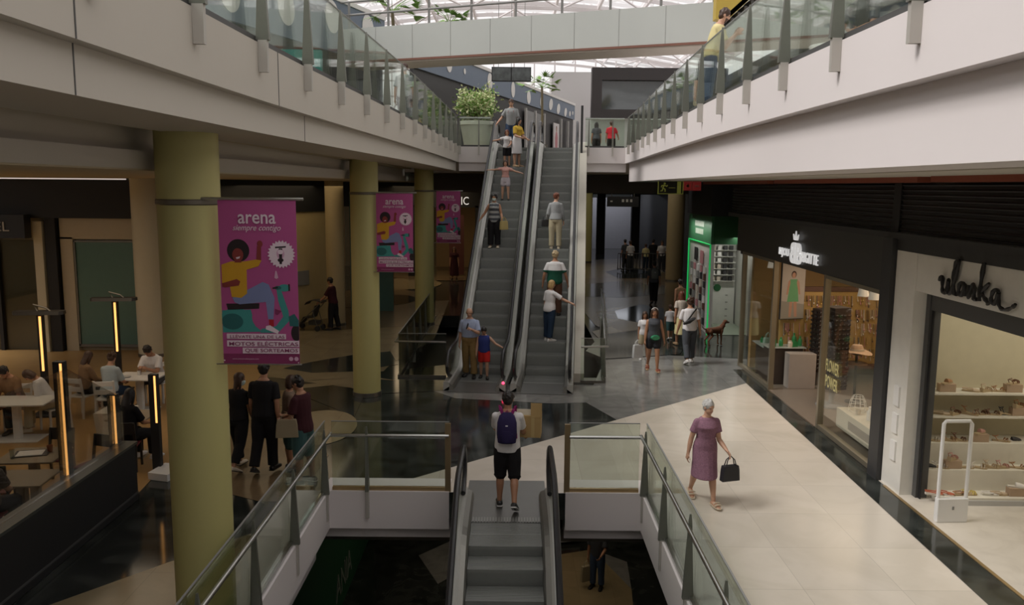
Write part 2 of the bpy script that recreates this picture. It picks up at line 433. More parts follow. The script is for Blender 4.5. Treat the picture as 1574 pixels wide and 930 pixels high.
# far edge of the upper floor round the escalator heads
YF = 29.45
def far_edge(x0, x1, name):
    mm = MB(); mm.loft([[Vector((x, y, z)) for y, z in ((YF, 6.2), (YF, 5.66), (YF + 0.1, 5.66), (YF + 0.1, 5.36), (YF + 0.5, 5.36), (YF + 0.5, 6.2))] for x in (x0, x1)])
    return struct(mm.build(name, white_panel))
far_edge(-1.9, -0.72, 'wall_far_edge_left'); far_edge(2.36, 3.95, 'wall_far_edge_right')
m = MB(); m.span(-16, -0.72, YF + 0.5, 32.4, 5.3, 6.19); m.span(2.36, 12.4, YF + 0.5, 32.4, 5.3, 6.19); m.span(-16, 12.4, 32.4, 78, 5.3, 6.19); struct(m.build('ceiling_far', mat('far_soffit', (0.24, 0.19, 0.14), 0.7)))
m = MB(); m.span(-3.7, 8.2, 32.5, 32.8, 4.6, 5.3); struct(m.build('wall_far_bulkhead', mat('brown_board', (0.085, 0.062, 0.05), 0.6)))
m = MB(); m.span(-3.7, 8.5, 38, 38.3, 4.75, 5.3); struct(m.build('trim_far_beam', soffit_paint))

# ---- round columns
def column(x, y, r, zt, mt, band=None):
    mm = MB(); mm.lathe([(r, 0.0), (r, zt)], (x, y, 0), 40)
    o = struct(mm.build('column', mt, smooth=True))
    if band:
        b = MB(); b.lathe([(r + 0.004, band), (r + 0.012, band + 0.01), (r + 0.012, band + 0.05), (r + 0.004, band + 0.06)], (x, y, 0), 40); b.build('band', mat('band_bronze', (0.16, 0.14, 0.11), 0.4, 0.6), o, True)
    b = MB(); b.lathe([(r + 0.004, 0.0), (r + 0.012, 0.0), (r + 0.012, 0.1), (r + 0.004, 0.1)], (x, y, 0), 40); b.build('foot_ring', dark_steel, o, True)
    return o
COLS = [(-3.37, 8.72), (-3.36, 18.95), (-3.06, 28.9)]
for i, (x, y) in enumerate(COLS): column(x, y, 0.315 if i < 2 else 0.33, 5.42, column_paint, 4.63)
column(-10.15, 23.2, 0.40, 4.98, pale_column)
column(-6.1, 28.6, 0.31, 4.98, brown_column)
column(8.45, 43.3, 0.44, 5.3, brown_column)
column(4.7, 53.8, 0.42, 5.3, column_paint)

# ---- left: restaurant back wall with dark shopfront header
m = MB(); m.span(-21, -10.5, 23.9, 24.2, 0, 5.0); struct(m.build('wall_left_back', mat('back_wall', (0.40, 0.35, 0.25), 0.6)))
m = MB(); m.span(-21, -10.5, 23.5, 23.9, 3.85, 4.92); m.span(-13.25, -12.95, 23.6, 23.9, 0, 3.9); struct(m.build('wall_left_header', black_paint))
m = MB(); m.span(-15.4, -10.6, 23.0, 23.05, 4.93, 4.96)
struct(m.build('trim_light_track', mat('track_light', (0.95, 0.86, 0.82), 0.5, emit=0.5)))
m = MB(); m.span(-12.9, -10.5, 23.74, 23.88, 3.25, 3.86); m.span(-12.9, -12.55, 23.74, 23.88, 0, 3.3); struct(m.build('wall_left_cream_surround', mat('cream_wall', (0.52, 0.46, 0.34), 0.6)))
m = MB(); m.span(-12.5, -10.6, 23.80, 23.86, 0.2, 3.16)
wn = struct(m.build('window_1', mat('teal_blind', (0.10, 0.20, 0.17), 0.3)))
m = MB()
for a in ((-12.55, -12.5, 0.15, 3.2), (-12.55, -10.55, 3.16, 3.21), (-12.55, -10.55, 0.12, 0.2)): m.span(a[0], a[1], 23.76, 23.86, a[2], a[3])
m.build('window_frame', dark_steel, wn)
m = MB(); m.span(-13.55, -13.3, 23.55, 23.9, 0, 3.75); struct(m.build('trim_pale_pilaster', pale_column))
# clothes-shop glazing at the far left
m = MB(); m.span(-20, -13.6, 23.82, 23.86, 0, 3.2); gw = struct(m.build('window_2', dark_glass))
m = MB()
for x in (-15.1, -14.75, -16.6, -18.3): m.span(x - 0.05, x + 0.05, 23.72, 23.84, 0, 3.25)
m.build('mullion', black_paint, gw)
# diagonal cream wall behind the buggy
m = MB(); m.prism([(-10.3, 24.0), (-6.5, 30.5), (-6.3, 30.4), (-6.3, 31), (-10.6, 24.2)], 0, 4.98)
struct(m.build('wall_left_cream', mat('warm_wall', (0.55, 0.44, 0.23), 0.6)))
m = MB(); m.prism([(-10.25, 23.95), (-6.45, 30.45), (-6.5, 30.5), (-10.3, 24.0)], 3.9, 4.98); struct(m.build('wall_left_cream_header', black_paint))
pq = Vector((-7.5, 28.7, 0)); dq = Vector((3.8, 6.5, 0)).normalized(); nq = Vector((dq.y, -dq.x, 0))
m = MB(); m.extrude([pq + dq * a + nq * 0.0 + Vector((0, 0, z)) for a, z in ((-0.6, 1.35), (0.6, 1.35), (0.6, 1.85), (-0.6, 1.85))], None, nq * 0.05)
tag(m.build('wall_panel', mid_grey), 'grey rectangular panel fixed on the cream wall behind the man with the buggy', 'panel')
# teal glass strip behind the brown column
m = MB(); m.span(-6.25, -4.6, 32.0, 32.2, 0, 4.6); struct(m.build('window_3', mat('teal_glass', (0.07, 0.17, 0.16), 0.15)))
# ---- far left shops under the upper floor
m = MB(); m.span(-16, -1.2, 50, 50.3, 0, 5.3); struct(m.build('wall_far_shops', mat('amber_wall', (0.46, 0.28, 0.12), 0.6)))
m = MB(); m.span(-9, -1.6, 44.6, 45.0, 3.7, 5.3); m.span(-5.6, -5.1, 44.6, 45, 0, 3.8); m.span(-7.4, -7.0, 44.6, 45, 0, 3.8); m.span(-2.0, -1.6, 44.6, 45, 0, 3.8)
struct(m.build('wall_far_shopfront', black_paint))
m = MB(); m.span(-9, -7.4, 44.7, 44.75, 0, 3.7); m.span(-5.1, -4.1, 44.7, 44.75, 0, 3.7); struct(m.build('window_4', glass('pale_shop_glass', (0.8, 0.84, 0.86), 0.12)))
m = MB(); m.span(-1.4, 4.2, 55, 55.3, 0, 5.3); struct(m.build('wall_far_centre', dark_grey))
m = MB(); m.span(-3.4, -2.6, 44.7, 44.78, 0.1, 3.3); struct(m.build('trim_shop_panel', mat('dark_red_panel', (0.10, 0.03, 0.025), 0.5)))

# ---- right: shop fronts
m = MB(); m.span(6.30, 6.55, 4.0, 24, 4.16, 5.05); lv = struct(m.build('wall_right_louvres', black_paint))
m = MB()
for k in range(11):
    z = 4.2 + k * 0.078
    m.loft([[Vector((x, y, zz)) for x, zz in ((6.285, z), (6.31, z + 0.03), (6.31, z + 0.045), (6.27, z + 0.012))] for y in (4.0, 13.55)])
    m.loft([[Vector((x, y, zz)) for x, zz in ((6.285, z), (6.31, z + 0.03), (6.31, z + 0.045), (6.27, z + 0.012))] for y in (13.8, 24)])
m.build('slats', mat('slat_black', (0.028, 0.028, 0.03), 0.4), lv)
m = MB(); m.span(6.26, 6.31, 13.55, 13.8, 4.1, 5.05); m.build('post', black_paint, lv)
m = MB(); m.span(6.18, 6.32, 4, 24, 4.06, 4.16); m.span(6.22, 6.5, 4, 13.46, 3.88, 4.17); struct(m.build('trim_right_ledge', charcoal))
m = MB()
for y0, y1, x0 in ((5, 12.0, 5.95), (12.6, 19.5, 6.05), (20.2, 27, 6.1)): m.span(x0, 6.255, y0, y1, 4.955, 5.045)
struct(m.build('trim_red_soffit', red_soffit))
# jewellery shop front
m = MB(); m.span(6.26, 6.42, 13.8, 23.2, 3.14, 4.07); struct(m.build('wall_right_sign_band', mat('sign_bronze', (0.06, 0.056, 0.05), 0.4, 0.3)))
m = MB(); m.span(6.14, 6.42, 13.46, 13.82, 0, 4.07); struct(m.build('wall_right_pier', charcoal))
m = MB(); m.span(6.3, 11.5, 13.5, 13.78, 0, 4.1); struct(m.build('wall_right_party', mat('olive_wall', (0.60, 0.54, 0.38), 0.6)))
m = MB(); m.span(6.4, 11.6, 13.8, 23, 3.27, 3.5); struct(m.build('ceiling_jewellery_shop', mat('shop_ceiling', (0.35, 0.30, 0.25), 0.7)))
m = MB(); m.span(6.4, 11.6, 3.5, 13.5, 4.06, 4.2); struct(m.build('ceiling_shoe_shop', white_paint))
m = MB(); m.span(11.3, 11.5, 3.5, 13.5, 0, 4.2); m.span(6.3, 11.5, 3.4, 3.5, 0, 4.2); struct(m.build('wall_shoe_shop', mat('shoe_wall', (0.66, 0.60, 0.45), 0.6)))
m = MB(); m.span(10.2, 10.4, 13.8, 22.6, 0, 3.4); m.span(6.5, 10.4, 22.3, 22.5, 0, 3.4); struct(m.build('wall_jewellery_shop', mat('amber_display', (0.50, 0.33, 0.14), 0.5)))
bronze = mat('bronze_frame', (0.30, 0.26, 0.19), 0.35, 0.6)
def shop_window(name, y0, y1, panes):
    mm = MB(); mm.span(6.29, 6.305, y0, y1, 0.08, 3.14); o = struct(mm.build(name, shop_glass))
    mm = MB(); mm.span(6.25, 6.35, y0, y1, 0.004, 0.09); mm.span(6.25, 6.35, y0, y1, 3.08, 3.15)
    for y in panes: mm.span(6.24, 6.36, y - 0.045, y + 0.045, 0, 3.15)
    mm.build('window_frame', bronze, o)
shop_window('window_5', 13.82, 16.5, (16.53,)); shop_window('window_6', 19.8, 22.6, (19.8, 22.5))
m = MB(); m.span(6.2, 6.24, 16.6, 19.75, 0, 0.012); struct(m.build('trim_door_track', steel))
# shoe shop front: white portal
m = MB(); m.span(6.24, 6.42, 4, 13.3, 3.30, 3.88); m.span(6.22, 6.46, 12.78, 13.44, 0, 3.88); struct(m.build('wall_right_white_portal', mat('portal_white', (0.74, 0.72, 0.66), 0.5)))
m = MB(); m.span(6.44, 6.60, 4, 12.78, 3.02, 3.32); m.span(6.42, 6.6, 12.66, 12.78, 0, 3.32); struct(m.build('trim_portal_frame', dark_grey))
m = MB(); m.span(6.46, 6.475, 12.60, 12.68, 0, 3.02); struct(m.build('trim_portal_edge', black_paint))
m = MB()
for z in (0.5, 0.95, 1.4): m.span(6.19, 6.225, 12.98, 13.16, z, z + 0.32)
struct(m.build('trim_portal_boxes', white_paint))
# behind the phone shop
m = MB(); m.span(8.2, 12.5, 30.2, 30.4, 0, 5.05); m.span(6.5, 8.3, 23.4, 23.7, 3.0, 5.05); struct(m.build('wall_right_far', charcoal))
m = MB(); m.span(6.3, 9.5, 26.6, 30.2, 3.95, 5.05); struct(m.build('wall_phone_shop_header', black_paint))
m = MB(); m.span(9.9, 10.2, 30.4, 66, 0, 5.3); struct(m.build('wall_right_far_aisle', charcoal))
# daylight end of the right aisle
m = MB(); m.span(6, 15, 66, 66.3, 0.0, 4.0); struct(m.build('wall_end_blind', mat('grey_blind', (0.36, 0.35, 0.38), 0.6)))
m = MB(); m.span(3, 9.9, 71, 71.2, 0, 5.3); struct(m.build('wall_end_pale', mat('pale_end', (0.62, 0.66, 0.66), 0.6)))
m = MB()
for x in (5.0, 6.4, 8.9): m.span(x - 0.3, x + 0.3, 60.5, 61, 0, 5.3)
struct(m.build('trim_end_piers', black_paint))
m = MB(); m.span(3, 9.9, 57, 57.3, 4.35, 5.3); struct(m.build('trim_end_header', black_paint))

# ---- upper storey: spotted blue wall, grey blocks, screen wall
blue = mat('blue_wall', (0.165, 0.21, 0.275), 0.55, var=0.03)
def spot_wall(A, B, z0, z1, zf, name, spots):
    A = Vector((A[0], A[1], 0)); B = Vector((B[0], B[1], 0)); d = (B - A); L = d.length; d.normalize(); n = Vector((d.y, -d.x, 0))
    mm = MB(); mm.extrude([A + Vector((0, 0, z0)), B + Vector((0, 0, z0)), B + Vector((0, 0, z1)), A + Vector((0, 0, z1))], None, -n * 0.3, 0)
    mm.extrude([A + Vector((0, 0, z1)) + n * 0.05, B + Vector((0, 0, z1)) + n * 0.05, B + Vector((0, 0, z1 + 0.14)) + n * 0.05, A + Vector((0, 0, z1 + 0.14)) + n * 0.05], None, -n * 0.4, 1)
    for t, zc, rx, rz, ti in spots:
        c = A + d * (t * L) + n * 0.012; q = []
        for k in range(24):
            a = 2 * PI * k / 24; x, z = rx * math.cos(a), rz * math.sin(a)
            q.append(c + d * (x * math.cos(ti) - z * math.sin(ti)) + Vector((0, 0, zc + x * math.sin(ti) + z * math.cos(ti))))
        mm.extrude(q, None, n * 0.01, 1)
    o = struct(mm.build(name, [blue, white_paint]))
    mm = MB(); mm.extrude([A + Vector((0, 0, zf)) - n * 0.1, B + Vector((0, 0, zf)) - n * 0.1, B + Vector((0, 0, z0)) - n * 0.1, A + Vector((0, 0, z0)) - n * 0.1], None, -n * 0.15)
    struct(mm.build(name + '_shopfront', charcoal))
    return A, d, n, L
rnd = random.Random(4)
WA, wd, wn_, WL = spot_wall((-3.6, 31.4), (3.95, 55), 9.12, 10.0, 6.2, 'wall_upper_spotted',
    [(0.13, 9.72, 0.3, 0.36, 0.1), (0.2, 9.62, .12, .12, 0), (0.33, 9.6, 0.34, 0.36, 0.1), (0.47, 9.6, 0.3, 0.38, 0), (0.58, 9.5, 0.34, 0.34, 0.4), (0.68, 9.5, .3, .3, .3), (0.76, 9.55, 0.42, 0.3, .5), (0.83, 9.45, 0.4, 0.28, .5), (.9, 9.4, .34, .24, .5), (0.945, 9.4, 0.2, 0.16, .4), (.975, 9.5, .15, .12, .2)])
spot_wall((-10.2, 13.0), (-4.6, 30.6), 9.0, 10.6, 6.2, 'wall_upper_left_spotted', [(t, 9.9 + 0.2 * math.sin(9 * t), 0.42, 0.5, 0.2) for t in (0.1, 0.24, 0.38, 0.52, 0.66, 0.8, 0.93)])
m = MB(); m.span(-9.0, -5.0, 22.2, 22.4, 6.9, 8.3); struct(m.build('wall_upper_teal', mat('teal_board', (0.02, 0.30, 0.27), 0.5)))
m = MB(); m.span(2.5, 6.2, 57, 60, 6.2, 12.4); struct(m.build('wall_upper_grey', mat('grey_cladding', (0.58, 0.57, 0.57), 0.6, var=0.03, scale=1)))
m = MB(); m.span(5.6, 7.4, 54.5, 58, 6.2, 11.9); struct(m.build('wall_upper_grey_step', mat('grey_cladding_pale', (0.68, 0.66, 0.66), 0.6, var=0.03)))
m = MB()
x0, x1, z0, z1 = 4.2, 11.5, 8.55, 11.2
m.span(x0, x1, 46, 46.6, z0, z0 + 0.45); m.span(x0, x1, 46, 46.6, z1 - 0.65, z1); m.span(x0, x0 + 0.55, 46, 46.6, z0 + 0.45, z1 - 0.65); m.span(x1 - 0.6, x1, 46, 46.6, z0 + 0.45, z1 - 0.65)
struct(m.build('wall_upper_screen_frame', mat('black_brown', (0.035, 0.03, 0.03), 0.5)))
m = MB(); m.span(x0 + 0.5, x1 - 0.55, 46.3, 46.35, z0 + 0.4, z1 - 0.6)
struct(m.build('window_7', mat('dark_mirror_glass', (0.06, 0.075, 0.075), 0.06, 0.0, spec=1.0)))
m = MB(); m.span(4.2, 11.5, 46.2, 46.5, 6.2, 8.5); struct(m.build('wall_upper_balcony_back', mat('pale_green_wall', (0.42, 0.46, 0.42), 0.5)))
# wall of the upper right walkway
m = MB(); m.span(9.3, 9.5, 2, 40, 6.2, 9.4); struct(m.build('wall_upper_right', mat('upper_right_wall', (0.30, 0.30, 0.27), 0.6)))
m = MB(); m.span(8.9, 9.3, 2, 40, 9.2, 9.5); struct(m.build('trim_upper_right_head', charcoal))

# ---- footbridge across the void
BL, BR = Vector((-5.5, 27.42, 0)), Vector((9.6, 21.27, 0))
bd = (BR - BL).normalized(); bn = Vector((-bd.y, bd.x, 0)) * -1
def bridge_box(a0, a1, d0, d1, z0, z1, mm, mi=0, curve=0.0):
    n = 16; rings = []
    for k in range(n + 1):
        a = lerp(a0, a1, k / n); zc = curve * math.sin(PI * k / n)
        p = BL + bd * a
        rings.append([p + bn * d0 + Vector((0, 0, z0 + zc)), p + bn * d1 + Vector((0, 0, z0 + zc)), p + bn * d1 + Vector((0, 0, z1 + zc)), p + bn * d0 + Vector((0, 0, z1 + zc))])
    mm.loft(rings, mi)
BLEN = (BR - BL).length
m = MB(); bridge_box(0, BLEN, 0.05, -1.3, 8.62, 8.8, m); struct(m.build('floor_bridge', mat('bridge_soffit', (0.58, 0.52, 0.45), 0.6)))
m = MB(); bridge_box(0, BLEN, 0.08, 0.0, 8.70, 9.72, m)
bp_ = struct(m.build('wall_bridge_panel', mat('bridge_panel', (0.52, 0.545, 0.515), 0.25, var=0.02, scale=0.6)))
m = MB(); bridge_box(0, BLEN, 0.10, -0.05, 8.66, 8.72, m); m.build('edge_strip', mat('rust_edge', (0.22, 0.10, 0.07), 0.5), bp_)
m = MB()
for k in range(1, 12): bridge_box(k * 1.3 - 0.004, k * 1.3 + 0.004, 0.085, 0.07, 8.72, 9.72, m)
m.build('panel_joints', mid_grey, bp_)
br = empty('bridge_railing', BL, 0, 'grey tubular railing with two bars along the top of the footbridge', 'railing')
for z in (10.15, 10.55):
    m = MB(); m.tube([bd * a + Vector((0, 0, z)) for a in (0, BLEN)], 0.035); m.build('rail', mid_grey, br)
for k in range(11):
    m = MB(); p = bd * (0.3 + k * 1.42); m.box(p + Vector((0, 0, 10.13)), (0.07, 0.05, 0.86)); m.build('post', mid_grey, br)
m = MB(); bridge_box(0, BLEN, -1.25, -1.3, 8.7, 9.7, m); struct(m.build('wall_bridge_back', MATS['bridge_panel']))

# ---- glass roof with white trusses
rw = mat('roof_white', (0.74, 0.70, 0.70), 0.5, var=0.02)
def roof_z(x): return 15.2 + 2.6 * math.cos(x / 20 * PI / 2)
m = MB()
for x in range(-18, 19, 3):
    m.ribbon([(x, -10, roof_z(x)), (x, 88, roof_z(x))], 0.16, 0.3)
for y in range(-10, 89, 4):
    m.ribbon([(x, y, roof_z(x) + 0.02) for x in range(-18, 19, 2)], 0.12, 0.25)
for y in range(-8, 88, 8):
    m.ribbon([(x, y, roof_z(x) - 1.5) for x in range(-18, 19, 2)], 0.16, 0.2)
    for k, x in enumerate(range(-18, 18, 3)):
        m.tube([(x, y, roof_z(x) - (1.5 if k % 2 else 0)), (x + 3, y, roof_z(x + 3) - (0 if k % 2 else 1.5))], 0.07, 6)
struct(m.build('trim_roof_trusses', rw))
m = MB()
n = 18
m.loft([[Vector((x, y, roof_z(x) + 0.2)) for x in [lerp(-18, 18, k / n) for k in range(n + 1)]] for y in (-10, 88)], cap=False, closed=False)
struct(m.build('window_roof', roof_glass))
m = MB()
for x in range(-18, 19, 2): m.span(x - 0.06, x + 0.06, 84, 84.2, 6, roof_z(x))
for z in (7.5, 9, 10.5, 12, 13.5, 15): m.span(-18, 18, 84, 84.15, z - 0.05, z + 0.05)
for x in range(-18, 18, 4): m.tube([(x, 83.5, 9), (x + 4, 83.5, 15)], 0.12, 6)
struct(m.build('trim_end_glazing', rw))
m = MB(); m.span(-18, 18, 84.3, 84.32, 0, 17); struct(m.build('window_end', roof_glass))
# sides of the hall
m = MB(); m.span(-18.3, -18, -10, 88, 5.4, 13.5); struct(m.build('wall_hall_left', mat('hall_wall', (0.5, 0.48, 0.45), 0.6)))
m = MB(); m.span(18, 18.3, -10, 88, 5.4, 13.5); struct(m.build('wall_hall_right', MATS['hall_wall']))
m = MB(); m.span(-22, 18.3, -10.3, -10, -6, 12); struct(m.build('wall_hall_back', MATS['hall_wall']))
m = MB(); m.span(-22.2, -21.8, -10, 80, 0, 5.4); struct(m.build('wall_left_outer', MATS['back_wall']))
m = MB(); m.span(12.4, 12.7, -10, 80, 0, 5.4); struct(m.build('wall_right_outer', charcoal))
m = MB(); m.span(-22, 14.5, 79.7, 80, 0, 5.4); struct(m.build('wall_end', dark_grey))
# ceilings over the upper left walkway beyond the frame keep the left side in shade
# ================================================================== BALUSTRADES
ORD = ['first', 'second', 'third', 'fourth', 'fifth', 'sixth', 'seventh', 'eighth', 'ninth', 'tenth', 'eleventh', 'twelfth']
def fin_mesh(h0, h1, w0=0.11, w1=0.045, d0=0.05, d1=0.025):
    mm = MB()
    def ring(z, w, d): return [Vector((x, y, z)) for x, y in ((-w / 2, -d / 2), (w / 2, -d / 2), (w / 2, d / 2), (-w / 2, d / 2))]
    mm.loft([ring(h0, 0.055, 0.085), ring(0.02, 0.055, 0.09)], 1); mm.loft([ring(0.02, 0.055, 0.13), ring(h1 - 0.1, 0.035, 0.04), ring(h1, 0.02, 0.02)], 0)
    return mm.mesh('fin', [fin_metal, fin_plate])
def balustrade(name, label, path, zf, fins, out, zt=1.12, zb=-0.28, rail=None, gl=None, shoe=None):
    """path: plan points of the edge; out: +1/-1 side the void lies on; fins: plan points with direction"""
    root = empty(name, (path[0][0], path[0][1], zf), 0, label, 'balustrade')
    o0 = Vector((path[0][0], path[0][1], 0))
    P = [Vector((p[0], p[1], 0)) - o0 for p in path]
    mm = MB(); mm.ribbon([p + Vector((0, 0, zt / 2 + 0.04)) for p in P], 0.016, zt - 0.06); mm.build('glass_panel', gl or rail_glass, root)
    mm = MB(); mm.ribbon([p + Vector((0, 0, 0.02)) for p in P], 0.07, 0.08); mm.build('base_rail', shoe or dark_grey, root)
    mm = MB(); mm.ribbon([p + Vector((0, 0, zt + 0.015)) for p in P], 0.02, 0.012); mm.build('top_edge', mid_grey, root)
    if rail is not None:
        off, zr = rail; q = []
        for i, p in enumerate(P):
            t = (P[min(i + 1, len(P) - 1)] - P[max(i - 1, 0)]).normalized()
            q.append(p + Vector((t.y, -t.x, 0)) * off + Vector((0, 0, zr)))
        mm = MB(); mm.tube(q, 0.027, 10); mm.build('handrail', steel, root, True)
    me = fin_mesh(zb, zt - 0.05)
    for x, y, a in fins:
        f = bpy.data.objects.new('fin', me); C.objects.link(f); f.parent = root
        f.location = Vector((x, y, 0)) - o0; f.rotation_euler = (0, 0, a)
    return root
def side_fins(P, y0, step, y1, off):
    out = []; y = y0
    while y < y1:
        x = edge_x(P, y); dx = edge_x(P, min(y + 0.3, 29.4)) - edge_x(P, y - 0.3)
        out.append((x + off, y, math.atan2(0.6, dx))); y += step
    return out
balustrade('glass_balustrade', 'green-tinted glass balustrade with tapered metal fins along the left upper walkway', [(x - 0.06, y) for x, y in LP if y > 2.5], 6.2, side_fins(LP, 3.46, 1.61, 29.3, 0.045), 1, zt=1.0)
balustrade('glass_balustrade', 'green-tinted glass balustrade with tapered metal fins along the sunlit right upper walkway', [(x + 0.06, y) for x, y in RP if y > 2.5], 6.2, side_fins(RP, 3.32, 1.53, 29.3, -0.045), 1, zt=1.0)
balustrade('glass_balustrade', 'short glass balustrade on the upper floor edge in front of the big white planter', [(-1.88, YF + 0.05), (-0.8, YF + 0.05)], 6.2, [(-1.2, YF - 0.02, 0)], 1, zt=1.0, rail=(-0.05, 0.98))
balustrade('glass_balustrade', 'short glass balustrade on the upper floor edge right of the escalators', [(2.5, YF + 0.05), (3.86, YF + 0.05)], 6.2, [(2.62, YF - 0.02, 0), (3.45, YF - 0.02, 0)], 1, zt=1.0, rail=(-0.05, 0.98))
wf = [(XL + 0.0, 12.55, PI / 2), (XL + 0.0, 10.72, PI / 2), (XL, 9.0, PI / 2), (XL, 7.3, PI / 2), (XL, 5.6, PI / 2)]
balustrade('well_balustrade', 'glass balustrade with tapered fins and steel handrail along the left edge of the stairwell opening', [(XL - 0.05, 3.5), (XL - 0.05, 12.82)], 0.0, wf, 1, zb=-0.42, rail=(0.09, 0.93), shoe=steel)
wf = [(XR, 12.6, PI / 2), (XR, 10.95, PI / 2), (XR, 9.3, PI / 2), (XR, 7.65, PI / 2), (XR, 6.0, PI / 2)]
balustrade('well_balustrade', 'glass balustrade with tapered fins along the right edge of the opening, beside the pale floor', [(XR + 0.05, 3.5), (XR + 0.05, 12.82)], 0.0, wf, 1, zb=-0.42, rail=(-0.09, 0.93), shoe=steel)
b1_ = balustrade('well_balustrade', 'glass balustrade across the opening left of the lower escalator', [(XL + 0.06, 12.82), (-0.98, 12.82)], 0.0, [(-2.28, YW - 0.03, 0)], 1, zb=-0.42, rail=(0.09, 0.93), shoe=gold_trim)
b2_ = balustrade('well_balustrade', 'glass balustrade across the opening right of the lower escalator', [(0.93, 12.82), (XR - 0.06, 12.82)], 0.0, [], 1, zb=-0.42, rail=(0.09, 0.93), shoe=gold_trim)
for b, x in ((b1_, XL - 0.05 + 1.93 + 0.03), (b2_, 0.0)):
    mm = MB(); mm.box((1.85 if b is b1_ else -0.03, -0.02, 0.55), (0.09, 0.05, 1.14)); mm.build('end_post', mat('bronze_post', (0.30, 0.22, 0.12), 0.4, 0.6), b)
balustrade('well_balustrade', 'dark glass balustrade round the second opening, left of the upper escalators', [(-1.66, 20.75), (-2.86, 20.75), (-2.86, 30.6)], 0.0, [(-2.86, y, PI / 2) for y in (22.4, 24, 25.6, 27.2, 28.8)], 1, zb=-0.3, rail=(-0.09, 0.93), gl=dark_glass, shoe=dark_steel)
balustrade('well_balustrade', 'glass balustrade round the second opening, right of the upper escalators', [(1.72, 20.3), (2.3, 20.3), (3.3, 30.6)], 0.0, [(2.36, 20.9, 1.47), (2.52, 22.5, 1.47), (2.68, 24.1, 1.47), (2.84, 25.7, 1.47)], 1, zb=-0.3, rail=(0.09, 0.93), shoe=dark_steel)

